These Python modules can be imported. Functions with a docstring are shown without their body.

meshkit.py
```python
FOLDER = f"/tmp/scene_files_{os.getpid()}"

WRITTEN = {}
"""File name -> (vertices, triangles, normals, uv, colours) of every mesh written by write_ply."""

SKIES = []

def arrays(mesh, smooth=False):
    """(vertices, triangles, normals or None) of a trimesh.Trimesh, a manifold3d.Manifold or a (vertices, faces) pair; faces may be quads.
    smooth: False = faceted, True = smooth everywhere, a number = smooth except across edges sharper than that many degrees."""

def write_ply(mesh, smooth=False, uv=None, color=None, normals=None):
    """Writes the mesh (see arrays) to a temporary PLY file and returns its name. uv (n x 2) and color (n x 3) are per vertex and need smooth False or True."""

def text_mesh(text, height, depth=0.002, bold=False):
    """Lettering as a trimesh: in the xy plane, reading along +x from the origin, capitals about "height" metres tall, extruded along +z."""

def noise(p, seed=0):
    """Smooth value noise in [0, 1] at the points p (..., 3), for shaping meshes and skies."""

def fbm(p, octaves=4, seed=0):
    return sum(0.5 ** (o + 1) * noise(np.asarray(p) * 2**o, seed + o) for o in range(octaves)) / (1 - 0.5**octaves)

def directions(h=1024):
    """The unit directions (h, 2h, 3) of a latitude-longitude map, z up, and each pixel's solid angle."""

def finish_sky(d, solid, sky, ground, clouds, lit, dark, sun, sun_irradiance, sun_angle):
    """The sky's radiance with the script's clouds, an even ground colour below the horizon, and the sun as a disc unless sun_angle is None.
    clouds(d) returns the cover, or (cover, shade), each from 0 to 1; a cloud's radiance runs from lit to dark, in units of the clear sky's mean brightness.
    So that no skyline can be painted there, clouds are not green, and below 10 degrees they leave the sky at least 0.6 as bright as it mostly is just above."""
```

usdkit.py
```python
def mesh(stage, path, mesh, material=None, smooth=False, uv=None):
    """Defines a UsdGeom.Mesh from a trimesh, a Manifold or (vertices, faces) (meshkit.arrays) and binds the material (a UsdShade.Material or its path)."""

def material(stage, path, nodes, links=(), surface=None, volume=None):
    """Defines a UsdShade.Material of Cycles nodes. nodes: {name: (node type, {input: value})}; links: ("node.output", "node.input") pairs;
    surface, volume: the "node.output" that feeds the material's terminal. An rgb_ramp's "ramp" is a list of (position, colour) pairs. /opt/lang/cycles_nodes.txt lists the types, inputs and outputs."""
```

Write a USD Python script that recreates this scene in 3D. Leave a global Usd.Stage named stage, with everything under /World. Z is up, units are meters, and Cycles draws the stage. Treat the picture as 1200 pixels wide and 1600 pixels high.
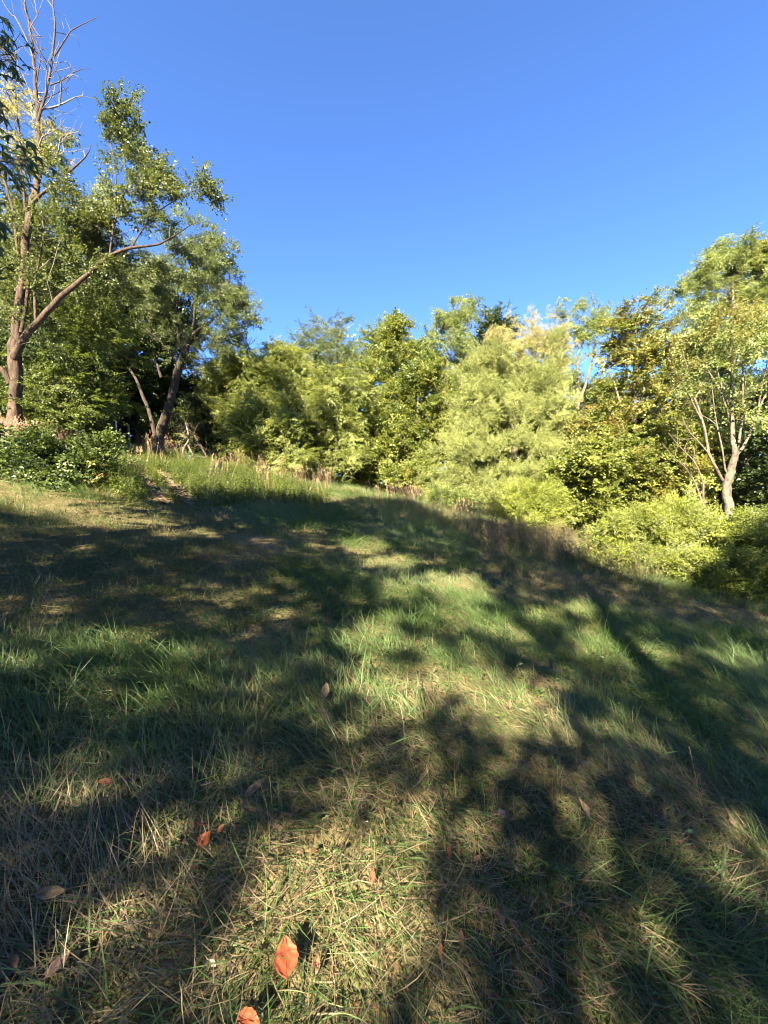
import math
import numpy as np
import trimesh
import shapely
import meshkit, usdkit
from shapely.geometry import Polygon, LineString
from pxr import Gf, Sdf, Usd, UsdGeom, UsdLux, UsdShade, Vt

# ------------------------------------------------------------------ stage, camera, sky, sun, exposure
stage = Usd.Stage.CreateInMemory()
UsdGeom.SetStageUpAxis(stage, UsdGeom.Tokens.z)
UsdGeom.SetStageMetersPerUnit(stage, 1.0)
UsdGeom.Xform.Define(stage, '/World')
UsdGeom.Scope.Define(stage, '/World/Looks')

EXPOSURE = 3.65
SUN_AZ, SUN_EL = math.radians(-162.0), math.radians(32.0)       # direction towards the sun, azimuth from +y towards +x
SUN_I, SKY_S = 1.25, 0.057
CAM_Z, F = 1.6, 600.0                                            # F in pixels of a 1200 x 1600 picture

cam = UsdGeom.Camera.Define(stage, '/World/camera')
cam.CreateHorizontalApertureAttr(20.0)
cam.CreateFocalLengthAttr(20.0 * F / 1200.0)
cam.CreateClippingRangeAttr(Gf.Vec2f(0.05, 5000))
cam.CreateExposureAttr(EXPOSURE)
cam.AddTranslateOp().Set(Gf.Vec3d(0, 0, CAM_Z))
cam.AddRotateXOp().Set(90.0)

SUN = np.array([math.sin(SUN_AZ) * math.cos(SUN_EL), math.cos(SUN_AZ) * math.cos(SUN_EL), math.sin(SUN_EL)])
sky = UsdLux.DomeLight.Define(stage, '/World/sky')
sky_mat = usdkit.material(stage, '/World/Looks/sky', {
    's': ('sky_texture', {'sky_type': 'single_scattering', 'sun_disc': False, 'sun_elevation': SUN_EL, 'sun_rotation': SUN_AZ % (2 * math.pi),
                          'altitude': 4200.0, 'air_density': 0.8, 'aerosol_density': 0.0, 'ozone_density': 8.5}),
    'b': ('background_shader', {'strength': SKY_S})}, [('s.color', 'b.color')], surface='b.background')
UsdShade.MaterialBindingAPI.Apply(sky.GetPrim()).Bind(sky_mat)
sun = UsdLux.DistantLight.Define(stage, '/World/sun')
sun.CreateIntensityAttr(SUN_I); sun.CreateAngleAttr(0.5); sun.CreateNormalizeAttr(True)
sun.CreateColorAttr(Gf.Vec3f(1.0, 0.86, 0.62))
sun.AddTransformOp().Set(Gf.Matrix4d().SetRotate(Gf.Rotation(Gf.Vec3d(0, 0, 1), Gf.Vec3d(*SUN.tolist()))))

# ------------------------------------------------------------------ helpers
used = {}
def numbered(parent, name):
    k = (parent, name); n = used.get(k, 0); used[k] = n + 1
    return f'{parent}/{name}' + (f'_{n:03d}' if n else '')
def tag(p, label=None, cat=None, group=None, kind=None):
    for k, v in (('label', label), ('category', cat), ('group', group), ('kind', kind)):
        if v: p.SetCustomDataByKey(k, v)
    return p
def thing(name, label, cat, loc=(0, 0, 0), group=None, kind=None):
    x = UsdGeom.Xform.Define(stage, numbered('/World', name))
    x.AddTranslateOp().Set(Gf.Vec3d(*[float(c) for c in loc]))
    return tag(x.GetPrim(), label, cat, group, kind)
def obj(name, m, material, parent=None, loc=None, smooth=False, **kw):
    """One mesh under parent (its points are world points; loc = the parent's origin)."""
    path = numbered(str(parent.GetPath()) if parent else '/World', name)
    v, f = (m.vertices, m.faces) if hasattr(m, 'vertices') else m
    v = np.asarray(v, float) - (np.asarray(loc, float) if loc is not None else 0)
    p = usdkit.mesh(stage, path, (v, f), material, smooth=smooth).GetPrim()
    return tag(p, **kw)
def mat(name, nodes, links=(), surface=None): return usdkit.material(stage, '/World/Looks/' + name, nodes, links, surface=surface)

def join(parts):
    vs, fs, n = [], [], 0
    for v, f in parts:
        vs.append(v); fs.append(np.asarray(f) + n); n += len(v)
    return np.vstack(vs), np.vstack(fs)
def resample(p, r, n):
    """Catmull-Rom through the points."""
    p = np.asarray(p, float); r = np.asarray(r, float)
    if len(p) < 3:
        t = np.linspace(0, 1, n)[:, None]; return p[0] + (p[-1] - p[0]) * t, r[0] + (r[-1] - r[0]) * t[:, 0]
    q = np.vstack([2 * p[0] - p[1], p, 2 * p[-1] - p[-2]])
    s = np.linspace(0, len(p) - 1 - 1e-9, n); i = s.astype(int); t = (s - i)[:, None]
    a, b, c, d = q[i], q[i + 1], q[i + 2], q[i + 3]
    return 0.5 * (2 * b + (c - a) * t + (2 * a - 5 * b + 4 * c - d) * t**2 + (3 * b - a - 3 * c + d) * t**3), np.interp(s, np.arange(len(p)), r)
def tube(p, r, sides=6, bark=0.0, seed=0):
    """Tapered tube, closed at the far end by a point."""
    p = np.asarray(p, float); r = np.broadcast_to(r, (len(p),)).astype(float)
    t = np.gradient(p, axis=0); t /= np.linalg.norm(t, axis=1, keepdims=True) + 1e-12
    ref = np.array([1.0, 0.3, 0.1]) if abs(t[:, 2]).mean() > 0.6 else np.array([0, 0, 1.0])
    a = np.cross(t, ref); a /= np.linalg.norm(a, axis=1, keepdims=True) + 1e-9; b = np.cross(t, a)
    ang = np.arange(sides) * 2 * np.pi / sides
    rr = np.repeat(r[:, None], sides, 1)
    if bark:
        along = np.concatenate([[0], np.cumsum(np.linalg.norm(np.diff(p, axis=0), axis=1))])
        q = np.stack([np.repeat(np.cos(ang)[None] * 2.2, len(p), 0), np.repeat(np.sin(ang)[None] * 2.2, len(p), 0), np.repeat(along[:, None] * 1.1, sides, 1)], -1)
        ridges = np.abs(meshkit.fbm(q * np.array([2.2, 2.2, 1.0]) + seed, 3, seed) - 0.5) * 2
        rr = rr * (1 + bark * (meshkit.fbm(q * 0.45 + seed, 2, seed) - 0.5) * 2 - bark * 0.9 * (0.35 - ridges).clip(0))
    v = p[:, None] + rr[..., None] * (np.cos(ang)[None, :, None] * a[:, None] + np.sin(ang)[None, :, None] * b[:, None])
    i, j = np.meshgrid(np.arange(len(p) - 1), np.arange(sides), indexing='ij')
    q = np.stack([i * sides + j, i * sides + (j + 1) % sides, (i + 1) * sides + (j + 1) % sides, (i + 1) * sides + j], -1).reshape(-1, 4)
    return v.reshape(-1, 3), np.vstack([q[:, [0, 1, 2]], q[:, [0, 2, 3]]])
def quats(yaw, pitch, roll):
    """z-yaw, then nose-up pitch, then roll about the nose (+x). Rows x y z w."""
    cy, sy, cp, sp, cr, sr = np.cos(yaw / 2), np.sin(yaw / 2), np.cos(-pitch / 2), np.sin(-pitch / 2), np.cos(roll / 2), np.sin(roll / 2)
    return np.stack([cy * cp * sr - sy * sp * cr, cy * sp * cr + sy * cp * sr, sy * cp * cr - cy * sp * sr, cy * cp * cr + sy * sp * sr], -1)

UsdGeom.Scope.Define(stage, '/World/Looks/shapes')
protos = {}
def proto(name, v, f):
    """A shape kept as a class for instancing."""
    path = f'/World/Looks/shapes/{name}'
    stage.CreateClassPrim(path)
    protos[path] = (np.asarray(v, float), np.asarray(f, int))
    return path
def instancer(path, shapes, materials, pos, q, scale, idx):
    pi = UsdGeom.PointInstancer.Define(stage, path)
    targets = []
    for k, s in enumerate(shapes):
        v, f = protos[s]
        p = f'{path}/piece_{k:03d}'
        usdkit.mesh(stage, p, (v, f), materials[k % len(materials)])
        targets.append(Sdf.Path(p))
    pi.CreatePrototypesRel().SetTargets(targets)
    pi.CreatePositionsAttr(Vt.Vec3fArray.FromNumpy(np.asarray(pos, np.float32)))
    pi.CreateOrientationsAttr(Vt.QuathArray.FromNumpy(np.asarray(q, np.float16)))
    sc = np.asarray(scale, np.float32)
    pi.CreateScalesAttr(Vt.Vec3fArray.FromNumpy(np.repeat(sc[:, None], 3, 1) if sc.ndim == 1 else sc))
    pi.CreateProtoIndicesAttr(Vt.IntArray.FromNumpy(np.asarray(idx, np.int32)))
    return pi.GetPrim()

# ------------------------------------------------------------------ the lie of the land
def soft(t, a, s):
    return np.where(np.abs(t) < a, t, np.sign(t) * (a + s * np.tanh((np.abs(t) - a) / s)))
def height(x, y):
    x, y = np.asarray(x, float), np.asarray(y, float)
    z = -0.194 * soft(x, 24, 10) + 0.1226 * soft(y, 26, 8)
    p = np.stack([x, y, 0 * x], -1)
    fade = np.clip(np.hypot(x, y) / 3.0, 0, 1)
    z = z + fade * (0.34 * (meshkit.fbm(p / 4.5 + 7.3, 2, 3) - 0.5) + 0.12 * (meshkit.fbm(p / 1.1 + 1.7, 2, 5) - 0.5))
    z = z + 0.05 * (meshkit.fbm(p / 0.35 + 4.1, 2, 9) - 0.5)
    z = z + 0.12 * np.exp(-(((x + 8.6) / 2.2) ** 2 + ((y - 9.8) / 1.6) ** 2))                    # hump under the brambles
    far = np.clip((np.hypot(x, y) - 70) / 200, 0, 1)
    return z + far * 9 * (meshkit.fbm(p / 90.0 + 2.2, 3, 11) - 0.35)
def P(u, v, d): return np.array([(u - 600) / F * d, d, CAM_Z - (v - 800) / F * d])
def project(p):
    y = np.maximum(p[..., 1], 0.05)
    return 600 + F * p[..., 0] / y, 800 - F * (p[..., 2] - CAM_Z) / y
_t = np.concatenate([np.arange(0.6, 12, 0.05), np.arange(12, 60, 0.1)])
def G(u, v):
    """Where the ray of a picture point meets the ground."""
    r = P(u, v, 1.0) - np.array([0, 0, CAM_Z]); q = np.array([0, 0, CAM_Z]) + _t[:, None] * r
    below = q[:, 2] < height(q[:, 0], q[:, 1])
    k = int(np.argmax(below)) if below.any() else 480
    return np.array([q[k, 0], q[k, 1], height(q[k, 0], q[k, 1])])
def ground_poly(pts): return Polygon([tuple(G(u, v)[:2]) for u, v in pts]).buffer(0)
def inside(poly, x, y): return shapely.contains_xy(poly, x, y)

s = np.sinh(np.linspace(-1, 1, 281) * 5.2) / np.sinh(5.2) * 420
gx, gy = np.meshgrid(s, s + 0.0, indexing='ij')
gy = gy + 6.0
gz = height(gx, gy)
n = len(s)
i, j = np.meshgrid(np.arange(n - 1), np.arange(n - 1), indexing='ij')
q = np.stack([i * n + j, (i + 1) * n + j, (i + 1) * n + j + 1, i * n + j + 1], -1).reshape(-1, 4)
soil = mat('soil', {
    'g': ('geometry', {}), 'n1': ('noise_texture', {'scale': 0.9, 'detail': 5}), 'n2': ('noise_texture', {'scale': 38.0, 'detail': 4}),
    'r1': ('rgb_ramp', {'ramp': [(0.3, (0.055, 0.056, 0.026)), (0.5, (0.10, 0.085, 0.045)), (0.7, (0.16, 0.125, 0.075))]}),
    'r2': ('rgb_ramp', {'ramp': [(0.3, (0.45, 0.45, 0.45)), (0.7, (1.2, 1.15, 1.0))]}),
    'm': ('mix_color', {'blend_type': 'multiply', 'fac': 1.0}), 'b': ('bump', {'strength': 0.9, 'distance': 0.03}), 'p': ('principled_bsdf', {'roughness': 0.95, 'specular_ior_level': 0.1})},
    [('g.position', 'n1.vector'), ('g.position', 'n2.vector'), ('n1.fac', 'r1.fac'), ('n2.fac', 'r2.fac'), ('r1.color', 'm.a'), ('r2.color', 'm.b'), ('m.result', 'p.base_color'), ('n2.fac', 'b.height'), ('b.normal', 'p.normal')], 'p.BSDF')
obj('ground', (np.stack([gx, gy, gz], -1).reshape(-1, 3), q), soil, smooth=True, label='sloping meadow ground of dark soil and thatch under the grass', cat='ground', kind='structure')

# the two worn ruts of the path that climbs the bank
earth = mat('bare_earth', {
    'g': ('geometry', {}), 'n2': ('noise_texture', {'scale': 14.0, 'detail': 6}), 'r': ('rgb_ramp', {'ramp': [(0.3, (0.06, 0.042, 0.026)), (0.7, (0.14, 0.10, 0.062))]}),
    'b': ('bump', {'strength': 0.8, 'distance': 0.03}), 'p': ('principled_bsdf', {'roughness': 0.95, 'specular_ior_level': 0.1})},
    [('g.position', 'n2.vector'), ('n2.fac', 'r.fac'), ('r.color', 'p.base_color'), ('n2.fac', 'b.height'), ('b.normal', 'p.normal')], 'p.BSDF')
RUTS = [[(300, 792), (278, 768), (262, 752), (244, 736)], [(262, 790), (236, 768), (226, 752), (214, 738)]]
rut_lines = []
path_thing = thing('path', 'narrow path of two bare earth ruts climbing the bank', 'path', kind='structure')
for r in RUTS:
    c = np.array([G(*p)[:2] for p in r]); c, _ = resample(np.c_[c, 0 * c[:, 0]], np.zeros(len(c)), 28); c = c[:, :2]
    rut_lines.append(LineString(c))
    t = np.gradient(c, axis=0); nn = np.stack([-t[:, 1], t[:, 0]], -1); nn /= np.linalg.norm(nn, axis=1, keepdims=True)
    w = 0.06 + 0.08 * meshkit.noise(np.c_[c * 2.0, 0 * c[:, 0]], 4)
    w[0] = w[-1] = 0.03
    rows = []
    for k in np.linspace(-1, 1, 7):
        xy = c + nn * (w * k)[:, None]
        rows.append(np.c_[xy, height(xy[:, 0], xy[:, 1]) + 0.035 - 0.02 * (1 - k * k)])
    rows = np.stack(rows, 1); a, b = rows.shape[:2]
    ii, jj = np.meshgrid(np.arange(a - 1), np.arange(b - 1), indexing='ij')
    obj('rut', (rows.reshape(-1, 3), np.stack([ii * b + jj, ii * b + jj + 1, (ii + 1) * b + jj + 1, (ii + 1) * b + jj], -1).reshape(-1, 4)), earth, path_thing, smooth=True)
RUT = shapely.unary_union([l.buffer(0.2) for l in rut_lines])

# ------------------------------------------------------------------ leaf and bark materials
def leaf_mat(name, cols, trans=0.42, rough=0.45, spec=0.35, tint=(1.25, 1.2, 0.55), patch=None):
    """cols: darkest .. lightest leaf; patch: (colour, from) a second colour in clumps."""
    nodes = {
        'g': ('geometry', {}), 'o': ('object_info', {}), 'a': ('math', {'math_type': 'multiply_add', 'value2': 0.55}), 'a2': ('math', {'math_type': 'multiply', 'value2': 0.45}),
        'r': ('rgb_ramp', {'ramp': [(k / (len(cols) - 1), c) for k, c in enumerate(cols)]}),
        'p': ('principled_bsdf', {'roughness': rough, 'specular_ior_level': spec}), 't': ('translucent_bsdf', {}),
        'tc': ('mix_color', {'blend_type': 'multiply', 'fac': 1.0, 'b': tint}), 'm': ('mix_closure', {'fac': trans})}
    links = [('o.random', 'a2.value1'), ('g.random_per_island', 'a.value1'), ('a2.value', 'a.value3'), ('a.value', 'r.fac'),
             ('p.BSDF', 'm.closure1'), ('t.BSDF', 'm.closure2'), ('tc.result', 't.color')]
    last = 'r.color'
    if patch:
        nodes |= {'n': ('noise_texture', {'scale': patch[2], 'detail': 2}), 'nr': ('map_range', {'from_min': patch[1], 'from_max': patch[1] + 0.15}), 'x': ('mix_color', {'b': patch[0]})}
        links += [('g.position', 'n.vector'), ('n.fac', 'nr.value'), ('nr.result', 'x.fac'), ('r.color', 'x.a')]; last = 'x.result'
    return mat(name, nodes, links + [(last, 'p.base_color'), (last, 'tc.a')], 'm.closure')
def bark_mat(name, dark, light, scale=9.0, stretch=0.35, rough=0.9):
    return mat(name, {
        'g': ('geometry', {}), 'mp': ('mapping', {'scale': (1.0, 1.0, stretch)}), 'n': ('noise_texture', {'scale': scale, 'detail': 6, 'roughness': 0.65}), 'n2': ('noise_texture', {'scale': scale * 0.12, 'detail': 2}),
        'r': ('rgb_ramp', {'ramp': [(0.32, dark), (0.62, light)]}), 'r2': ('rgb_ramp', {'ramp': [(0.3, (0.6, 0.6, 0.6)), (0.7, (1.15, 1.15, 1.15))]}), 'm': ('mix_color', {'blend_type': 'multiply', 'fac': 1.0}),
        'b': ('bump', {'strength': 1.0, 'distance': 0.03}), 'p': ('principled_bsdf', {'roughness': rough, 'specular_ior_level': 0.2})},
        [('g.position', 'mp.vector'), ('mp.vector', 'n.vector'), ('g.position', 'n2.vector'), ('n.fac', 'r.fac'), ('n2.fac', 'r2.fac'), ('r.color', 'm.a'), ('r2.color', 'm.b'), ('m.result', 'p.base_color'), ('n.fac', 'b.height'), ('b.normal', 'p.normal')], 'p.BSDF')

BARK = {
    'rough': bark_mat('rough_bark', (0.013, 0.008, 0.006), (0.066, 0.044, 0.031), 14, 0.3),
    'dead': bark_mat('bare_wood', (0.06, 0.048, 0.04), (0.17, 0.145, 0.125), 10, 0.3),
    'dark': bark_mat('dark_bark', (0.011, 0.009, 0.007), (0.045, 0.034, 0.026), 12, 0.35),
    'pale': bark_mat('pale_bark', (0.035, 0.029, 0.022), (0.115, 0.096, 0.074), 12, 0.5),
    'grey': bark_mat('grey_bark', (0.04, 0.034, 0.028), (0.13, 0.11, 0.085), 12, 0.4),
}
LEAF = {
    'olive': leaf_mat('olive_leaf', [(0.05, 0.066, 0.022), (0.095, 0.115, 0.038), (0.18, 0.195, 0.072)], patch=((0.21, 0.20, 0.05), 0.66, 0.7)),
    'grey_green': leaf_mat('grey_green_leaf', [(0.069, 0.090, 0.041), (0.117, 0.145, 0.066), (0.221, 0.248, 0.124)]),
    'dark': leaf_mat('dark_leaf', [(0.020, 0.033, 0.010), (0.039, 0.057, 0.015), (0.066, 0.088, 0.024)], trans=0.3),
    'hazel': leaf_mat('hazel_leaf', [(0.055, 0.079, 0.020), (0.110, 0.138, 0.033), (0.188, 0.204, 0.055)]),
    'beech': leaf_mat('beech_leaf', [(0.112, 0.140, 0.040), (0.213, 0.241, 0.072), (0.358, 0.370, 0.129)]),
    'maple': leaf_mat('maple_leaf', [(0.094, 0.119, 0.026), (0.182, 0.204, 0.046), (0.297, 0.314, 0.083)], patch=((0.319, 0.248, 0.055), 0.64, 0.5)),
    'rusty': leaf_mat('rusty_leaf', [(0.09, 0.092, 0.024), (0.175, 0.165, 0.045), (0.28, 0.25, 0.075)], patch=((0.27, 0.175, 0.06), 0.64, 0.8)),
    'ash': leaf_mat('ash_leaf', [(0.10, 0.13, 0.038), (0.18, 0.215, 0.068), (0.29, 0.32, 0.12)], patch=((0.28, 0.26, 0.09), 0.60, 0.4)),
    'willow': leaf_mat('willow_leaf', [(0.13, 0.155, 0.050), (0.225, 0.25, 0.088), (0.35, 0.375, 0.155)]),
    'pale': leaf_mat('pale_willow_leaf', [(0.19, 0.18, 0.075), (0.29, 0.27, 0.125), (0.42, 0.385, 0.21)]),
    'shrub': leaf_mat('shrub_leaf', [(0.110, 0.138, 0.024), (0.187, 0.215, 0.040), (0.297, 0.308, 0.077)]),
    'bramble': leaf_mat('bramble_leaf', [(0.042, 0.066, 0.017), (0.084, 0.114, 0.029), (0.156, 0.186, 0.054)], patch=((0.240, 0.144, 0.060), 0.66, 1.2)),
    'nettle': leaf_mat('nettle_leaf', [(0.076, 0.102, 0.022), (0.133, 0.158, 0.036), (0.204, 0.219, 0.056)]),
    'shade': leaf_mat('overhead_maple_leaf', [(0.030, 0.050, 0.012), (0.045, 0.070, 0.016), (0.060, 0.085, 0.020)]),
}
DRY = leaf_mat('dry_stem', [(0.16, 0.11, 0.065), (0.27, 0.20, 0.12), (0.40, 0.31, 0.20)], trans=0.25, tint=(1, 0.9, 0.7))
PINK = leaf_mat('seed_head', [(0.22, 0.13, 0.085), (0.34, 0.22, 0.15), (0.46, 0.33, 0.23)], trans=0.3, tint=(1, 0.85, 0.7))
WEED = leaf_mat('withered_stem', [(0.075, 0.06, 0.032), (0.16, 0.13, 0.07), (0.27, 0.225, 0.125)], trans=0.2, tint=(1, 0.9, 0.7))

# ------------------------------------------------------------------ sprig shapes, grown along +x, upper side +z
def leaves_mesh(base, axis, up, L, W, fold=0.25, droop=0.15):
    """Folded four-corner leaves."""
    axis = axis / np.linalg.norm(axis, axis=1, keepdims=True)
    side = np.cross(up, axis); side /= np.linalg.norm(side, axis=1, keepdims=True) + 1e-9
    nrm = np.cross(axis, side)
    mid = base + axis * (L * 0.45)[:, None]
    tip = base + axis * L[:, None] - nrm * (L * droop)[:, None]
    l = mid + side * (W / 2)[:, None] + nrm * (W * fold)[:, None]
    r = mid - side * (W / 2)[:, None] + nrm * (W * fold)[:, None]
    v = np.stack([base, l, tip, r], 1).reshape(-1, 3)
    k = np.arange(len(base))[:, None] * 4
    return v, np.vstack([k + [0, 2, 1], k + [0, 3, 2]])
def sprig(rng, n, size, L, W, kind):
    out = []
    tw = {'broad': 4, 'flat': 5, 'willow': 6, 'ash': 5, 'small': 6}[kind]
    per = n // tw
    for k in range(tw):
        t = (np.arange(per) + rng.uniform(0, 0.8, per)) / per
        if kind == 'broad':
            az, el, start = rng.normal(0, 0.9), rng.normal(0.05, 0.25), rng.uniform(0, 0.5)
        elif kind == 'flat':
            az, el, start = (k - 2) * 0.42 + rng.normal(0, 0.12), rng.normal(-0.08, 0.08), 0.12 * abs(2 - k) + rng.uniform(0, 0.3)
        elif kind == 'willow':
            az, el, start = rng.normal(0, 0.45), rng.normal(0.0, 0.45), rng.uniform(0, 0.4)
        elif kind == 'ash':
            az, el, start = rng.uniform(-math.pi, math.pi) * 0.75, rng.normal(0.15, 0.3), rng.uniform(0, 0.3)
        else:
            az, el, start = rng.normal(0, 0.8), rng.normal(0.1, 0.5), rng.uniform(0, 0.5)
        d = np.array([math.cos(az) * math.cos(el), math.sin(az) * math.cos(el), math.sin(el)])
        droop = {'broad': 0.15, 'flat': 0.18, 'willow': 0.10, 'ash': 0.55, 'small': 0.1}[kind]
        b = np.array([start * size, 0, 0]) + d * (t * size * 0.75)[:, None] - np.array([0, 0, 1.0]) * (droop * size * t**2)[:, None]
        sgn = np.where(np.arange(per) % 2, 1, -1)
        sidev = np.cross([0, 0, 1.0], d); sidev /= np.linalg.norm(sidev) + 1e-9
        ax = d * 0.6 + sidev * (sgn * {'willow': 0.45, 'ash': 1.1}.get(kind, 0.9))[:, None] + rng.normal(0, {'flat': 0.15}.get(kind, 0.3), (per, 3))
        if kind == 'ash': ax = ax - np.array([0, 0, 0.35])
        up = np.array([0, 0, 1.0]) + rng.normal(0, {'broad': 0.35, 'flat': 0.25, 'willow': 0.7, 'ash': 0.35, 'small': 0.6}[kind], (per, 3))
        s = rng.uniform(0.7, 1.25, per)
        out.append(leaves_mesh(b + rng.normal(0, 0.02 * size, (per, 3)), ax, up, L * s, W * s * rng.uniform(0.85, 1.15, per)))
    return join(out)
rng = np.random.default_rng(11)
SPRIG = {}
def clump(rng, sprigs, k, spread):
    out = []
    for _ in range(k):
        v, f = protos[sprigs[rng.integers(0, len(sprigs))]]
        a, b, c = rng.normal(0, 0.8), rng.normal(0, 0.3), rng.normal(0, 0.4)
        R = trimesh.transformations.euler_matrix(c, -b, a, 'sxyz')[:3, :3]
        out.append(((v * rng.uniform(0.8, 1.2)) @ R.T + rng.normal(0, 1, 3) * spread * [1, 1, 0.7], f))
    return join(out)
PER = 6
for kind, n, size, L, W in (('broad', 36, 0.55, 0.095, 0.085), ('flat', 60, 0.60, 0.075, 0.050), ('willow', 66, 0.52, 0.090, 0.030), ('ash', 60, 0.50, 0.095, 0.036), ('small', 48, 0.45, 0.075, 0.050)):
    one = [proto(f'{kind}_sprig_{k}', *sprig(rng, n, size, L, W, kind)) for k in range(5)]
    SPRIG[kind] = [proto(f'{kind}_clump_{k}', *clump(rng, one, PER, 0.24 if kind != 'willow' else 0.20)) for k in range(6)]
    SPRIG[kind + '1'] = one

# ------------------------------------------------------------------ trees
def skeleton(trunks, attract, bf=0.35):
    """Joins attractors to the nearest point of the growing tree, favouring short ways to the ground. Returns nodes, parents."""
    nodes, parent, plen = [], [], []
    for tr in trunks:
        for k, p in enumerate(tr):
            d = 1e9
            if k: parent.append(len(nodes) - 1); plen.append(plen[-1] + np.linalg.norm(p - tr[k - 1]))
            elif nodes:
                m = np.linalg.norm(np.array(nodes) - p, axis=1); a = int(np.argmin(m)); parent.append(a); plen.append(plen[a] + m[a])
            else: parent.append(-1); plen.append(0.0)
            nodes.append(p)
    n0 = len(nodes); base = np.array(nodes)
    order = np.argsort(np.linalg.norm(attract[:, None] - base[None], axis=2).min(1))
    N = np.zeros((n0 + 3 * len(attract), 3)); N[:n0] = base; PL = np.zeros(len(N)); PL[:n0] = plen; c = n0
    for a in attract[order]:
        d = np.linalg.norm(N[:c] - a, axis=1)
        cost = d + bf * PL[:c] + 0.7 * np.maximum(0, N[:c, 2] + 0.25 * d - a[2])
        k = int(np.argmin(cost)); src = N[k]; L = d[k]
        if L < 0.12: continue
        for t in ((0.5, 1.0) if L > 0.7 else (1.0,)):
            q = src + (a - src) * t
            if t < 1: q = q + np.array([0, 0, 0.07 * L]) + (np.sin(q * 37.0 + c) * 0.05 * L)
            N[c] = q; parent.append(k); PL[c] = PL[k] + np.linalg.norm(q - N[k]); k = c; c += 1
    return N[:c], np.array(parent), n0
def branch_tubes(N, parent, n0, tip=0.006, rmax=0.09, power=2.2, minlen=0):
    kids = [[] for _ in N]
    for c, p in enumerate(parent):
        if p >= 0 and c >= n0: kids[p].append(c)
    w = np.zeros(len(N))
    for c in range(len(N) - 1, n0 - 1, -1):
        w[c] = max(tip**power, sum(w[k] for k in kids[c]))
    r = np.minimum(w ** (1 / power), rmax)
    out = []
    def chain(p, c):
        path = [p, c]
        while kids[path[-1]]:
            ks = sorted(kids[path[-1]], key=lambda k: -w[k])
            for o in ks[1:]: stack.append((path[-1], o))
            path.append(ks[0])
        return path
    stack = [(p, c) for c, p in enumerate(parent) if c >= n0 and p < n0]
    while stack:
        path = chain(*stack.pop())
        rr = r[path].copy(); rr[0] = rr[1]; rr[-1] *= 0.4
        pts, rr = resample(N[path], rr, max(3, 2 * len(path) - 1))
        out.append(tube(pts, rr, 4 if rr[0] < 0.03 else 6))
    return join(out) if out else None

def lobe_points(rng, c, r, n, shell=2.0, gap=0.0, seed=0):
    d = rng.normal(size=(n, 3)); d /= np.linalg.norm(d, axis=1, keepdims=True)
    return c + d * (rng.uniform(0, 1, n) ** (1 / shell))[:, None] * r

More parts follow.
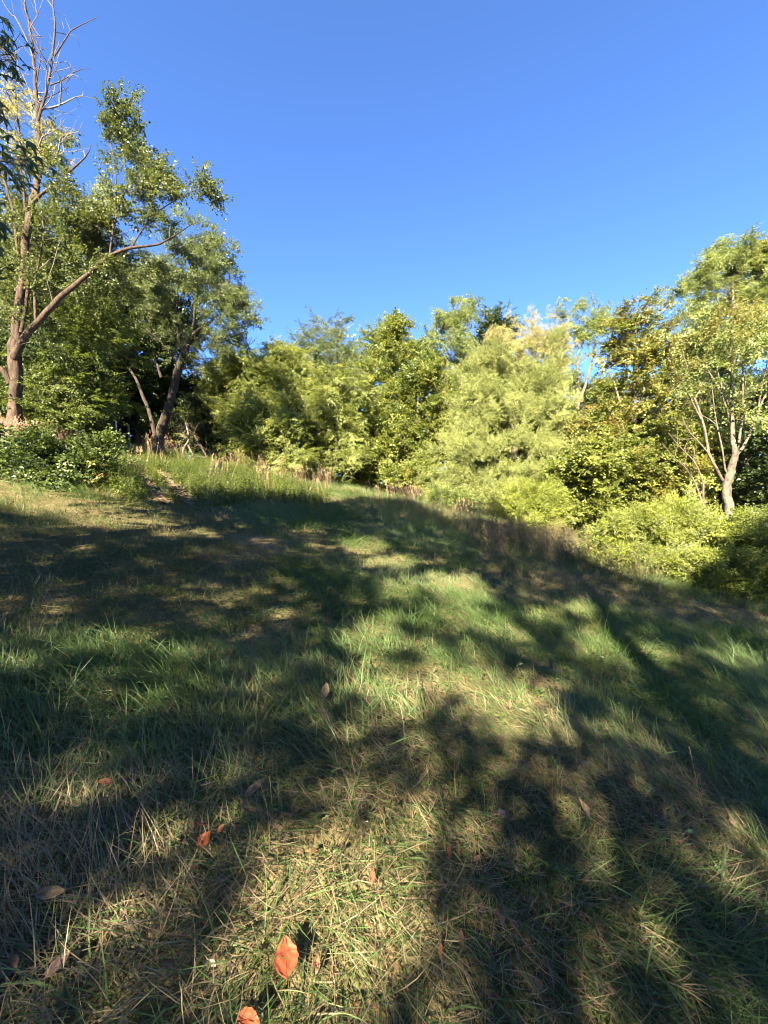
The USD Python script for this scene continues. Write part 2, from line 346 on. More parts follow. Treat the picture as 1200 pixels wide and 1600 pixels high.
def sprig_set(kind, rng):
    k = rng.permutation(len(SPRIG[kind]))[:3]; return [SPRIG[kind][j] for j in k]
tree_no = [0]
def tree(name, label, cat, trunk, lobes, leaf, sprigk, bark='grey', dens=55, scale=1.0, limbs=(), twig=None, attr=None, pitch=(0.15, 0.35), reject=None, bare=(), group=None, extra=(), bf=0.35, rmax=0.09,
         cluster=0.33, sides=12, limb_bark=None, shell=2.2, trunk_bark_amp=0.14, twig_tip=0.006, twig_bark=None, per=PER, fine=None, fine_dens=15):
    """trunk, limbs: lists of (point, radius). lobes: (centre, radii(3), weight). bare: lobes with twigs and no leaves."""
    tree_no[0] += 1; seed = tree_no[0]
    rng = np.random.default_rng(1000 + seed)
    base = np.array(trunk[0][0], float)
    t = thing(name, label, cat, base, group)
    paths = []
    for k, pl in enumerate([trunk, *limbs]):
        p, r = np.array([a for a, _ in pl], float), np.array([b for _, b in pl], float)
        length = np.linalg.norm(np.diff(p, axis=0), axis=1).sum()
        big = r[0] > 0.12
        pts, rr = resample(p, r, max(6, int(length / (0.12 if big else 0.3))))
        jit = np.cumsum(rng.normal(0, 1, pts.shape), 0); jit -= np.linspace(0, 1, len(pts))[:, None] * jit[-1]
        pts = pts + jit * 0.012 * min(1.0, length / 4)
        if k == 0: rr = rr * (1 + 0.55 * np.exp(-np.arange(len(rr)) * length / len(rr) / 0.35))
        obj('trunk' if k == 0 else 'limb', tube(pts, rr, (sides if k == 0 else max(6, sides - 4)) + (8 if big else 0), trunk_bark_amp if big else 0.08, seed + k), BARK[bark if k == 0 or not limb_bark else limb_bark], t, base, smooth=True)
        paths.append(pts[::max(1, len(pts) // 14)])
    A, leafy = [], []
    for flag, ls in ((True, lobes), (False, bare)):
        for c, r, w in ls:
            area = math.pi * r[0] * r[2]
            k = max(5, int((attr or 3.2) * area * w) if flag else int(w))
            A.append(lobe_points(rng, np.asarray(c), np.asarray(r), min(k, 170), shell)); leafy += [flag] * len(A[-1])
    A = np.vstack(A); leafy = np.array(leafy)
    N, par, n0 = skeleton(paths if len(trunk) else [base[None]], A, bf)
    tb = branch_tubes(N, par, n0, twig_tip, rmax)
    if tb: obj('branches', tb, BARK[twig_bark or limb_bark or bark], t, base, smooth=True, kind='stuff' if cat in ('shrub', 'bramble', 'bush') else None)
    pos, outd = [], []
    axis_xy = np.mean([p[:, :2].mean(0) for p in paths], 0)
    for c, r, w in lobes:
        c, r = np.asarray(c, float), np.asarray(r, float)
        n = int(0.72 * dens * math.pi * r[0] * r[2] * w / scale**2 / per)
        near = A[leafy & ((((A - c) / r) ** 2).sum(1) < 1.05)]
        if not len(near) or not n: continue
        a = near[rng.integers(0, len(near), n)]
        p = a + rng.normal(0, 1, (n, 3)) * np.array([1, 1, 0.75]) * cluster * 0.75 * scale * np.minimum(1, r.min() / 0.8)
        pos.append(p); outd.append(np.arctan2(p[:, 1] - 0.5 * (c[1] + axis_xy[1]), p[:, 0] - 0.5 * (c[0] + axis_xy[0])))
    pos, yaw = np.vstack(pos), np.concatenate(outd)
    keep = pos[:, 2] > height(pos[:, 0], pos[:, 1]) + 0.08
    if reject is not None: keep &= ~reject(pos, yaw)
    pos, yaw = pos[keep], yaw[keep]
    n = len(pos)
    q = quats(yaw + rng.normal(0, 0.7, n), rng.normal(pitch[0], pitch[1], n), rng.normal(0, 0.35, n))
    cr = instancer(numbered(str(t.GetPath()), 'crown'), sprig_set(sprigk, rng), [LEAF[leaf]] if isinstance(leaf, str) else [LEAF[l] for l in leaf], pos - base, q, rng.uniform(0.75, 1.25, n) * scale, rng.integers(0, 3, n))
    tag(cr, kind='stuff')
    if fine is not None:                                                   # single sprays where the crown thins out towards its gaps
        pp = np.vstack([lobe_points(rng, np.asarray(c), np.asarray(r), int(fine_dens * math.pi * r[0] * r[2]), 2.2) for c, r, w in lobes])
        yy_ = rng.uniform(-3.1, 3.1, len(pp)); k2 = even(pp); pp, yy_ = pp[k2], yy_[k2]; k2 = ~fine(pp, yy_) & (pp[:, 2] > height(pp[:, 0], pp[:, 1]) + 2); pp, yy_ = pp[k2], yy_[k2]; m = len(pp)
        tag(instancer(numbered(str(t.GetPath()), 'crown'), SPRIG[sprigk + '1'], [LEAF[leaf]], pp - base, quats(yy_, rng.normal(*pitch, m), rng.normal(0, 0.35, m)), rng.uniform(0.5, 0.68, m), rng.integers(0, 5, m)), kind='stuff')
    for (l2, k2, lobes2, dens2) in extra:
        pp = np.vstack([lobe_points(rng, np.asarray(c), np.asarray(r), max(2, int(dens2 * math.pi * r[0] * r[2] * w / PER)), 3.0) for c, r, w in lobes2])
        m = len(pp)
        tag(instancer(numbered(str(t.GetPath()), 'crown'), sprig_set(k2, rng), [LEAF[l2]], pp - base, quats(rng.uniform(-3, 3, m), rng.normal(*pitch, m), rng.normal(0, 0.4, m)), rng.uniform(0.7, 1.2, m) * scale, rng.integers(0, 3, m)), kind='stuff')
    return t
def L(u, v, d, ru, rv, rd=None, w=1.0):
    """A crown lobe by its place and size in metres."""
    c = P(u, v, d); rx, rz = ru * d / F, rv * d / F
    return c, np.array([rx, rd if rd else min(0.9 * rx + 0.2, 2.6), rz]), w
def T(*pts):
    """Trunk or limb: (u, v, d, radius)."""
    return [(P(u, v, d), r) for u, v, d, r in pts]
def rooted(u, d, top, r0, r1, lean=0, sink=0.25):
    """A trunk from the ground at column u and depth d up to the picture height top."""
    x = (u - 600) / F * d; b = np.array([x, d, float(height(x, d)) - sink]); e = P(u + lean, top, d)
    return [(b, r0), (b + (e - b) * 0.35 + np.array([0.08, 0, 0]), r0 * 0.85), (b + (e - b) * 0.7 - np.array([0.06, 0, 0]), (r0 + r1) / 2), (e, r1)]

#@@TREES
# 1: the tall half-dead tree at the left edge
b1 = G(20, 694); d1 = 12.3
tree('old_tree', 'tall half-dead tree with furrowed brown trunk and bare pale top branches at left edge', 'tree',
     [(np.array([P(18, 690, d1)[0], d1, height(P(18, 690, d1)[0], d1) - 0.3]), 0.19)] + T((22, 640, d1, 0.205), (20, 590, d1, 0.20), (16, 545, d1, 0.17), (20, 500, d1, 0.13), (26, 440, d1, 0.11), (32, 370, d1, 0.11), (44, 310, d1, 0.10), (54, 255, d1, 0.075), (53, 180, d1, 0.055), (48, 90, d1, 0.042), (38, 20, d1, 0.03), (28, -60, d1, 0.02)),
     [L(176, 205, 12.0, 28, 38), L(200, 235, 12.0, 36, 40), L(240, 268, 12.0, 40, 38), L(278, 298, 12.0, 38, 32), L(308, 290, 12.0, 20, 20), L(222, 312, 12.0, 42, 30), L(122, 325, 12.4, 42, 46), L(205, 350, 12.2, 66, 34), L(170, 300, 12.2, 26, 40, None, 0.7), L(150, 400, 12.6, 70, 45), L(62, 380, 13.2, 50, 60, None, 0.7), L(60, 300, 13.2, 40, 55, None, 0.5), L(15, 440, 13.0, 40, 60, None, 0.8), L(12, 350, 13.2, 45, 60, None, 0.7), L(75, 430, 12.0, 34, 40, None, 0.6), L(28, 400, 11.7, 26, 60, None, 0.55), L(25, 520, 11.7, 30, 40, None, 0.5), L(60, 330, 11.9, 30, 40, None, 0.6), L(200, 440, 13.5, 60, 45, None, 0.8)],
     'olive', 'small', 'rough', dens=46, limb_bark='rough', twig_bark='dead', twig_tip=0.008,
     limbs=[T((22, 560, d1, 0.1197), (42, 525, 12.2, 0.1017), (70, 492, 12.1, 0.0868), (100, 460, 12.0, 0.0748), (133, 433, 12.0, 0.0628), (168, 403, 12.0, 0.0539), (205, 389, 12.0, 0.0419), (250, 380, 12.0, 0.0269), (300, 350, 12.0, 0.0120)),
            T((170, 402, 12.0, 0.0329), (177, 350, 12.0, 0.0299), (181, 290, 12.0, 0.0252), (175, 235, 12.0, 0.0180), (165, 190, 12.0, 0.0072)),
            T((183, 330, 12.0, 0.0180), (200, 292, 12.0, 0.0167), (216, 268, 12.0, 0.0090)),
            T((205, 389, 12.0, 0.0209), (225, 355, 12.0, 0.0180), (262, 320, 12.0, 0.0143), (310, 295, 12.0, 0.0060)),
            T((40, 330, d1, 0.0509), (58, 305, 12.2, 0.0479), (90, 280, 12.1, 0.0359), (112, 262, 12.0, 0.0299), (135, 243, 12.0, 0.0180), (142, 225, 12.0, 0.0072)),
            T((54, 200, d1, 0.0419), (66, 165, 12.3, 0.0389), (75, 130, 12.3, 0.0329), (80, 90, 12.3, 0.0299), (84, 40, 12.3, 0.0252), (80, 0, 12.3, 0.0180), (76, -50, 12.3, 0.0090)),
            T((80, 95, 12.3, 0.0209), (98, 68, 12.3, 0.0192), (110, 48, 12.3, 0.0156), (135, 36, 12.3, 0.0107), (152, 27, 12.3, 0.0048)),
            T((78, 133, 12.3, 0.0180), (100, 124, 12.3, 0.0156), (118, 111, 12.3, 0.0107), (140, 106, 12.3, 0.0042)),
            T((50, 165, d1, 0.0180), (80, 150, 12.3, 0.0143), (108, 136, 12.3, 0.0060)),
            T((56, 130, d1, 0.0180), (62, 85, 12.2, 0.0156), (48, 45, 12.2, 0.0143), (36, 10, 12.2, 0.0120), (18, -40, 12.2, 0.0060)),
            T((40, 330, d1, 0.0359), (32, 240, 12.5, 0.0299), (24, 160, 12.5, 0.0239), (16, 110, 12.5, 0.0180), (2, 70, 12.5, 0.0072)),
            T((16, 600, d1, 0.0898), (6, 580, 12.2, 0.0778), (-14, 560, 12.1, 0.0718), (-60, 480, 12.0, 0.0539)),
            T((30, 400, d1, 0.0419), (20, 330, 12.4, 0.0389), (4, 270, 12.4, 0.0299), (-14, 210, 12.4, 0.0180)),
            T((34, 520, d1, 0.0539), (44, 440, 12.4, 0.0449), (42, 390, 12.4, 0.0389), (46, 330, 12.4, 0.0299)),
            T((56, 500, 12.2, 0.0419), (54, 440, 12.3, 0.0359), (62, 400, 12.3, 0.0269), (70, 360, 12.3, 0.0120))],
     bare=[L(60, 60, 12.4, 60, 80, None, 95), L(100, 130, 12.3, 40, 40, None, 55), L(100, 210, 12.3, 40, 35, None, 60), L(45, 160, 12.5, 35, 60, None, 80), L(20, 120, 12.4, 30, 60, None, 40)],
     extra=[('pale', 'willow', [L(48, 180, 12.6, 22, 50, 0.6), L(75, 225, 12.6, 18, 45, 0.6), L(15, 215, 12.6, 30, 45, 0.7)], 20), ('willow', 'small', [L(68, 200, 12.5, 10, 30, 0.4), L(70, 245, 12.5, 10, 14, 0.4), L(148, 295, 12.2, 30, 20, 0.6)], 26)], rmax=0.05, trunk_bark_amp=0.3, sides=16, cluster=0.24)

# 2: the leaning tree behind the bank
tree('leaning_tree', 'leaning dark-trunked willow with open grey-green crown above the brush pile', 'tree',
     [(np.array([P(247, 712, 19.6)[0], 19.6, height(P(247, 712, 19.6)[0], 19.6) - 0.3]), 0.27)] + T((252, 680, 19.6, 0.2220), (262, 648, 19.5, 0.1998), (272, 610, 19.4, 0.1776), (277, 580, 19.4, 0.1628), (290, 545, 19.4, 0.1406), (304, 522, 19.4, 0.1184), (326, 504, 19.4, 0.0740), (340, 490, 19.4, 0.0370)),
     [L(300, 400, 19.5, 50, 42), L(335, 430, 19.3, 42, 52), L(290, 450, 19.5, 60, 50), L(350, 485, 19.3, 38, 50), L(372, 510, 19.3, 20, 48, None, 0.7), L(325, 375, 19.5, 28, 22), L(245, 500, 19.8, 50, 60), L(350, 550, 19.6, 38, 40, None, 0.8), L(220, 430, 19.8, 45, 50), L(300, 560, 19.9, 40, 40, None, 0.6)],
     'grey_green', 'small', 'dark', dens=50, rmax=0.06, cluster=0.36,
     limbs=[T((300, 525, 19.4, 0.0740), (305, 490, 19.4, 0.0592), (310, 440, 19.4, 0.0370), (306, 390, 19.4, 0.0148)), T((286, 553, 19.4, 0.0666), (278, 520, 19.4, 0.0518), (276, 470, 19.4, 0.0296), (284, 420, 19.4, 0.0148)),
            T((275, 560, 19.5, 0.0518), (262, 545, 19.3, 0.0444), (230, 515, 19.3, 0.0333), (205, 490, 19.3, 0.0148)), T((312, 516, 19.4, 0.0444), (322, 530, 19.4, 0.0370), (345, 545, 19.4, 0.0222), (365, 560, 19.4, 0.0089)),
            T((245, 700, 19.3, 0.1184), (236, 650, 19.3, 0.0962), (224, 620, 19.3, 0.0814), (206, 580, 19.3, 0.0592), (160, 530, 19.3, 0.0370)),
            T((252, 590, 20, 0.0740), (238, 540, 20, 0.0666), (228, 480, 20, 0.0518), (215, 440, 20, 0.0296))], limb_bark='dark')

# 3: hazels and dark trees under and behind them
def wood(name, label, u, d, v0, v1, ru, leaf, kind, cat='tree', dens=48, bark='grey', full=1.35, lobes=7, r=0.16, top=1.0, scale=1.0, seed=0, **kw):
    """A leafy tree from picture height v0 (top) to v1 (lowest leaves) about column u: lobes stacked into an uneven crown."""
    rg = np.random.default_rng(500 + seed + int(u)); ls = []
    for k in range(lobes):
        t = (k + 0.5) / lobes
        wid = ru * (0.45 * top + (1 - 0.45 * top) * math.sin(math.pi * min(1, 0.18 + 0.75 * t)))
        side = (-1) ** k * rg.uniform(0.15, 0.6)
        ls.append(L(u + side * wid, v0 + (v1 - v0) * (0.06 + 0.88 * t), d + rg.uniform(-0.6, 0.6), wid * rg.uniform(0.55, 0.8), (v1 - v0) / lobes * rg.uniform(0.75, 1.1), None, 1.0))
    ls.append(L(u, v0 + (v1 - v0) * 0.12, d, ru * 0.4 * top, (v1 - v0) * 0.12))
    return tree(name, label, cat, rooted(u, d, v0 + (v1 - v0) * 0.15, r, 0.03, rg.uniform(-8, 8)), ls, leaf, kind, bark, dens=dens * full, scale=scale, **kw)

BACK = 'dark trees of the wood behind the left bank'
wood('hazel_bush', 'leafy hazel bush with layered sunlit leaves just right of the old trunk', 85, 13.6, 545, 668, 62, 'hazel', 'flat', 'bush', lobes=6, r=0.05, seed=1, dens=60)
wood('hazel_bush', 'taller hazel bush with yellow-green leaves between old trunk and leaning tree', 150, 15.0, 470, 690, 52, 'hazel', 'flat', 'bush', lobes=7, r=0.07, seed=2, dens=58)
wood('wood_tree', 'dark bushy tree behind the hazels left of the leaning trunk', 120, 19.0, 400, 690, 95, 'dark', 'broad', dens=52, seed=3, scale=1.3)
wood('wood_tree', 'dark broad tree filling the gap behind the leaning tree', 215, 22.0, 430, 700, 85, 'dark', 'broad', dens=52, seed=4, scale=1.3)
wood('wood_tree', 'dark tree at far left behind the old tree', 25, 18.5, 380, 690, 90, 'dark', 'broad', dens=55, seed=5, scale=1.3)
wood('hornbeam_tree', 'dull green hornbeam just right of the leaning tree crown', 350, 22.5, 560, 738, 40, 'beech', 'flat', dens=50, seed=6, scale=1.1)
wood('hazel_bush', 'dark bush behind the foot of the leaning tree', 318, 21.2, 620, 712, 36, 'dark', 'small', 'bush', lobes=4, r=0.05, seed=7, dens=55)

# 4: feathery trees in the middle
wood('hornbeam_tree', 'feathery pale green hornbeam right of the leaning tree', 392, 21.0, 545, 748, 50, 'beech', 'flat', lobes=9, dens=80, seed=8, top=0.8, pitch=(0.25, 0.3), scale=1.15)
wood('hornbeam_tree', 'feathery hornbeam with spiky top left of the tall thin tree', 440, 22.4, 538, 748, 48, 'beech', 'flat', lobes=9, dens=80, seed=9, top=0.7, pitch=(0.3, 0.3), scale=1.15)
wood('slender_tree', 'slender grey-green tree with thin spindly top above the hornbeams', 512, 24.5, 503, 745, 48, 'grey_green', 'flat', lobes=9, dens=50, seed=10, top=0.45, pitch=(0.3, 0.3), scale=1.1)
wood('hornbeam_tree', 'low layered hornbeam with drooping sunlit boughs above the dry grass', 418, 20.0, 615, 752, 52, 'beech', 'flat', lobes=6, dens=62, seed=11, r=0.08)
wood('hornbeam_tree', 'bright yellow-green hornbeam leaning towards the dark maple', 520, 21.2, 590, 765, 55, 'beech', 'flat', lobes=8, dens=66, seed=12, r=0.1)
wood('maple_tree', 'pointed green tree with reddish tip left of the tall round ash', 608, 28.5, 498, 730, 45, ['maple', 'ash'], 'broad', lobes=9, dens=60, seed=13, top=0.55, scale=1.25)
wood('ash_tree', 'tall round-topped green ash in the middle of the treeline', 700, 30.0, 472, 700, 52, 'ash', 'ash', lobes=10, dens=40, seed=14, scale=1.4, bark='pale')
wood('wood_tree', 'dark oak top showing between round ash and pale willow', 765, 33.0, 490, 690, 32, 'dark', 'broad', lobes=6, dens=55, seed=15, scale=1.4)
wood('maple_tree', 'green tree filling the hollow beneath the tall round ash', 655, 26.0, 570, 770, 48, ['maple', 'hazel'], 'broad', lobes=9, dens=58, seed=16, scale=1.2)
wood('maple_tree', 'small bushy maple with dark forked trunk at the meadow edge', 590, 23.0, 655, 762, 50, 'maple', 'broad', lobes=6, dens=62, seed=17, r=0.09, bark='dark', scale=1.1)
wood('hazel_bush', 'rounded bush with fresh green leaves left of the big willow', 645, 20.8, 722, 795, 38, 'maple', 'broad', 'bush', lobes=4, r=0.05, seed=18, dens=62)

# 5: the big pale willow
tree('willow_tree', 'big bushy yellow-green willow with sparse whitish top', 'tree', rooted(800, 21.5, 560, 0.28, 0.04, 6),
     [L(790, 650, 21.5, 72, 60), L(845, 655, 21.4, 52, 62), L(738, 690, 21.2, 54, 52), L(800, 725, 20.4, 80, 52), L(712, 745, 20.2, 46, 50), L(862, 735, 20.4, 54, 54), L(765, 780, 19.6, 66, 34), L(840, 790, 19.8, 50, 30), L(800, 590, 21.8, 56, 40, None, 0.8), L(756, 615, 21.6, 40, 44, None, 0.8), L(858, 600, 21.6, 36, 46, None, 0.8), L(688, 780, 19.4, 30, 34),
      L(770, 560, 21.7, 34, 34, None, 0.5), L(835, 548, 21.7, 38, 34, None, 0.5), L(742, 640, 20.6, 26, 30, None, 0.7), L(880, 690, 20.2, 26, 36, None, 0.7)],
     'willow', 'willow', 'grey', dens=80, pitch=(0.7, 0.5), cluster=0.36, rmax=0.07,
     extra=[('pale', 'willow', [L(808, 525, 21.8, 44, 34, 1.2), L(858, 535, 21.8, 30, 42, 1.0), L(776, 555, 21.8, 30, 40, 1.0), L(835, 560, 21.8, 50, 30, 1.0)], 24)],
     bare=[L(815, 530, 21.8, 45, 38, 1.2, 40)], twig_bark='dead')

# 6: right of the willow
tree('ash_tree', 'airy two-stemmed ash with thin clear stems right of the willow top', 'tree', rooted(900, 27, 500, 0.16, 0.03, 6),
     [L(895, 480, 27, 22, 24), L(912, 512, 27, 30, 22), L(940, 490, 27, 20, 26), L(890, 540, 27, 26, 24), L(935, 530, 27, 26, 22), L(900, 580, 27, 24, 28, None, 0.6), L(870, 610, 27, 24, 30, None, 0.6), L(920, 610, 27, 30, 26, None, 0.45), L(895, 680, 27, 50, 40)],
     'ash', 'ash', 'pale', dens=40, scale=1.3, limbs=[[(P(900, 640, 27), 0.1)] + T((918, 590, 27, 0.09), (930, 540, 27, 0.06), (942, 490, 27, 0.02))])
tree('maple_tree', 'rust-tinged maple with pale straight trunk between the two ashes', 'tree', rooted(990, 19.5, 490, 0.15, 0.03, 2),
     [L(1000, 500, 19.5, 38, 36), L(985, 540, 19.5, 42, 34), L(1020, 560, 19.5, 34, 34), L(965, 590, 19.5, 36, 30, None, 0.8), L(1015, 610, 19.5, 36, 26, None, 0.5), L(1040, 650, 19.4, 36, 26, None, 0.7), L(945, 650, 19.4, 42, 32), L(930, 700, 19.0, 50, 36), L(1010, 715, 19.0, 55, 34), L(960, 750, 18.4, 60, 34), L(1035, 760, 18.4, 45, 36), L(905, 770, 18.2, 40, 34)],
     ['rusty', 'maple', 'rusty'], 'broad', 'pale', dens=52, limbs=[T((985, 690, 19.5, 0.07), (973, 660, 19.3, 0.06), (965, 620, 19.3, 0.045), (955, 580, 19.3, 0.02)), T((990, 650, 19.5, 0.06), (1005, 610, 19.3, 0.05), (1012, 560, 19.3, 0.03))])
wood('maple_tree', 'low dense maple with yellow-green leaves below the rust-tinged one', 950, 16.5, 690, 845, 62, 'maple', 'broad', lobes=8, dens=58, seed=20, r=0.09)
wood('maple_tree', 'dense maple with golden tint behind the right-hand shrub', 1035, 16.0, 640, 815, 62, ['maple', 'rusty'], 'broad', lobes=8, dens=58, seed=21, r=0.1)
wood('maple_tree', 'leafy maple tree at the end of the brown weeds', 875, 17.5, 730, 840, 42, 'maple', 'broad', lobes=6, dens=60, seed=22, r=0.07)
tree('ash_tree', 'tallest ash with spreading light green crown at right edge', 'tree', rooted(1140, 20.5, 430, 0.2, 0.04, 6),
     [L(1150, 410, 20.5, 42, 26), L(1110, 440, 20.5, 40, 26), L(1185, 400, 20.5, 40, 30), L(1075, 475, 20.5, 28, 22, None, 0.8), L(1140, 475, 20.5, 48, 26), L(1190, 460, 20.5, 40, 36), L(1065, 510, 20.5, 18, 18, None, 0.6), L(1160, 520, 20.8, 50, 34), L(1215, 420, 20.5, 40, 45), L(1100, 540, 21, 34, 30, None, 0.7)],
     'ash', 'ash', 'pale', dens=80, scale=1.1)
tree('bare_limbed_tree', 'pale tree with many bare rising limbs and thin yellowish crown at right', 'tree',
     [(np.array([P(1136, 812, 13.6)[0], 13.6, height(P(1136, 812, 13.6)[0], 13.6) - 0.3]), 0.23)] + T((1134, 812, 13.6, 0.1445), (1131, 770, 13.6, 0.1360), (1140, 735, 13.6, 0.1190), (1148, 705, 13.6, 0.0935), (1143, 660, 13.6, 0.0566), (1140, 600, 13.6, 0.0472), (1141, 550, 13.6, 0.0314), (1138, 500, 13.6, 0.0126)),
     [L(1120, 510, 13.6, 45, 26, None, 0.8), L(1165, 500, 13.6, 40, 26, None, 0.8), L(1090, 545, 13.6, 32, 26, None, 0.6), L(1140, 545, 13.6, 52, 26, None, 0.7), L(1190, 540, 13.6, 34, 36, None, 0.7), L(1085, 600, 13.6, 26, 26, None, 0.5), L(1120, 570, 13.4, 50, 30, None, 0.4), L(1150, 640, 13.5, 50, 40, None, 0.15), L(1180, 600, 13.6, 30, 20, None, 0.3)],
     ['ash', 'willow', 'rusty'], 'small', 'pale', dens=75, rmax=0.04, cluster=0.3, sides=14,
     limbs=[T((1131, 752, 13.6, 0.0519), (1122, 738, 13.5, 0.0491), (1108, 710, 13.4, 0.0433), (1098, 660, 13.4, 0.0375), (1084, 620, 13.4, 0.0317), (1075, 580, 13.4, 0.0202), (1066, 545, 13.4, 0.0069)),
            T((1147, 712, 13.6, 0.0462), (1156, 680, 13.6, 0.0404), (1160, 620, 13.6, 0.0317), (1160, 560, 13.6, 0.0231), (1156, 510, 13.6, 0.0069)),
            T((1148, 716, 13.6, 0.0462), (1165, 690, 13.6, 0.0404), (1182, 650, 13.6, 0.0346), (1200, 610, 13.6, 0.0260), (1225, 560, 13.6, 0.0115)),
            T((1182, 650, 13.6, 0.0231), (1192, 600, 13.6, 0.0202), (1200, 560, 13.6, 0.0115)),
            T((1136, 740, 13.6, 0.0289), (1132, 730, 13.6, 0.0289), (1126, 690, 13.6, 0.0260), (1118, 650, 13.6, 0.0202), (1112, 600, 13.6, 0.0115)),
            T((1142, 660, 13.6, 0.0289), (1128, 620, 13.6, 0.0260), (1108, 580, 13.6, 0.0202), (1086, 552, 13.6, 0.0069)),
            T((1141, 640, 13.6, 0.0260), (1124, 596, 13.6, 0.0231), (1116, 560, 13.6, 0.0173), (1108, 530, 13.6, 0.0069)),
            T((1108, 710, 13.4, 0.0231), (1090, 688, 13.4, 0.0202), (1075, 672, 13.4, 0.0173), (1064, 645, 13.4, 0.0069)),
            T((1098, 660, 13.4, 0.0202), (1080, 625, 13.4, 0.0173), (1066, 600, 13.4, 0.0127), (1060, 580, 13.4, 0.0058))],
     bare=[L(1120, 600, 13.6, 60, 60, None, 60), L(1070, 660, 13.4, 25, 40, None, 20)])
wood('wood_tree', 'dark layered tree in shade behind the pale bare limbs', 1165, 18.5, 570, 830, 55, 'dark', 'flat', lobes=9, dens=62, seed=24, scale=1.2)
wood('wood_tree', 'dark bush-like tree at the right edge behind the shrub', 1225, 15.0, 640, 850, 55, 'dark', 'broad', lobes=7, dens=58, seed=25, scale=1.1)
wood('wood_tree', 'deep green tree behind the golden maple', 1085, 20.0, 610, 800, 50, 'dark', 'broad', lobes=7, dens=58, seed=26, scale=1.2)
for k, (lab, pts) in enumerate([('thin pale leaning sapling arching left above the shrub', [(1106, 830, 11.6, 0.035), (1098, 790, 11.6, 0.03), (1086, 755, 11.6, 0.025), (1070, 730, 11.6, 0.018), (1050, 712, 11.6, 0.012), (1034, 690, 11.6, 0.005)]),
                             ('thin forked bare sapling rising beside the leaning one', [(1104, 826, 11.8, 0.03), (1099, 775, 11.8, 0.027), (1098, 752, 11.8, 0.024), (1085, 722, 11.8, 0.018), (1064, 700, 11.8, 0.012), (1044, 676, 11.8, 0.005)])]):
    pl = T(*pts); x, y = pl[0][0][:2]; pl = [(np.array([x, y, height(x, y) - 0.1]), 0.04)] + pl
    t = thing('sapling', lab, 'sapling', pl[0][0])
    pts, rr = resample([p for p, _ in pl], [r for _, r in pl], 26)
    obj('trunk', tube(pts, rr, 7), BARK['pale'], t, pl[0][0], smooth=True)
    rg = np.random.default_rng(60 + k)
    for m in (14, 17, 20, 22):
        e = pts[m] + np.array([rg.uniform(-0.5, 0.3), rg.uniform(-0.2, 0.2), rg.uniform(0.3, 0.8)])
        pp, r2 = resample([pts[m], (pts[m] + e) / 2 + [0, 0, 0.04], e], [rr[m] * 0.6, 0.006, 0.003], 8)
        obj('twig', tube(pp, r2, 5), BARK['pale'], t, pl[0][0], smooth=True)

# 7: a further row, and a far wooded hill
for k, (u, d, v0, ru, lf, lab) in enumerate([(560, 33, 545, 46, 'maple', 'further maple behind the pointed tree'), (470, 33, 560, 48, 'beech', 'further green tree behind the spindly one'), (640, 35, 530, 50, 'hazel', 'further tree behind the green hollow'),
                                        (740, 33, 545, 46, 'maple', 'further maple between the round ash and the big willow'), (830, 31, 580, 50, 'hazel', 'further tree behind the willow'), (940, 30, 590, 50, 'hazel', 'further dull tree behind the airy ash'), (1040, 29, 570, 50, 'maple', 'further maple behind the rust-tinged one'), (1100, 27, 560, 50, 'dark', 'further dark tree between the pale limbs and the golden maple'),
                                        (380, 31, 575, 55, 'hazel', 'further tree behind the hornbeams'), (265, 30, 590, 55, 'dark', 'further dark tree deep in the left wood'), (150, 27, 560, 70, 'dark', 'further dark tree deep behind the hazels')]):
    wood('wood_tree', lab, u, d, v0, 760 if u > 300 else 700, ru, lf, 'broad', lobes=8, dens=50, seed=40 + k, scale=1.5)

for k, (u, d, v0, v1, ru, lab) in enumerate([(330, 30, 640, 745, 70, 'dark thicket low behind the dull green hornbeam'), (430, 31, 640, 760, 75, 'dark thicket low behind the feathery hornbeams'), (540, 31, 650, 775, 75, 'dark thicket low behind the bright leaning hornbeam'), (650, 30, 650, 790, 75, 'dark thicket low behind the small bushy maple'),
                                     (760, 29, 660, 810, 75, 'dark thicket low behind the left side of the big willow'), (870, 27, 650, 830, 75, 'dark thicket low behind the stems of the airy ash'), (980, 25, 660, 850, 75, 'dark thicket low behind the rust-tinged maple'), (1090, 23, 650, 870, 75, 'dark thicket low behind the golden maple'), (1200, 22, 600, 880, 80, 'dark thicket low behind the right edge'),
                                     (210, 27, 590, 715, 75, 'dark thicket low behind the wooden post'), (285, 25, 610, 722, 60, 'dark thicket low behind the foot of the leaning tree'), (90, 24, 580, 705, 75, 'dark thicket low behind the hazel by the old trunk'), (-20, 22, 560, 705, 80, 'dark thicket low behind the old trunk')]):
    wood('thicket', lab, u, d, v0, v1, ru, 'dark', 'broad', 'bush', lobes=5, dens=55, r=0.05, seed=60 + k, scale=1.5, attr=1.6)
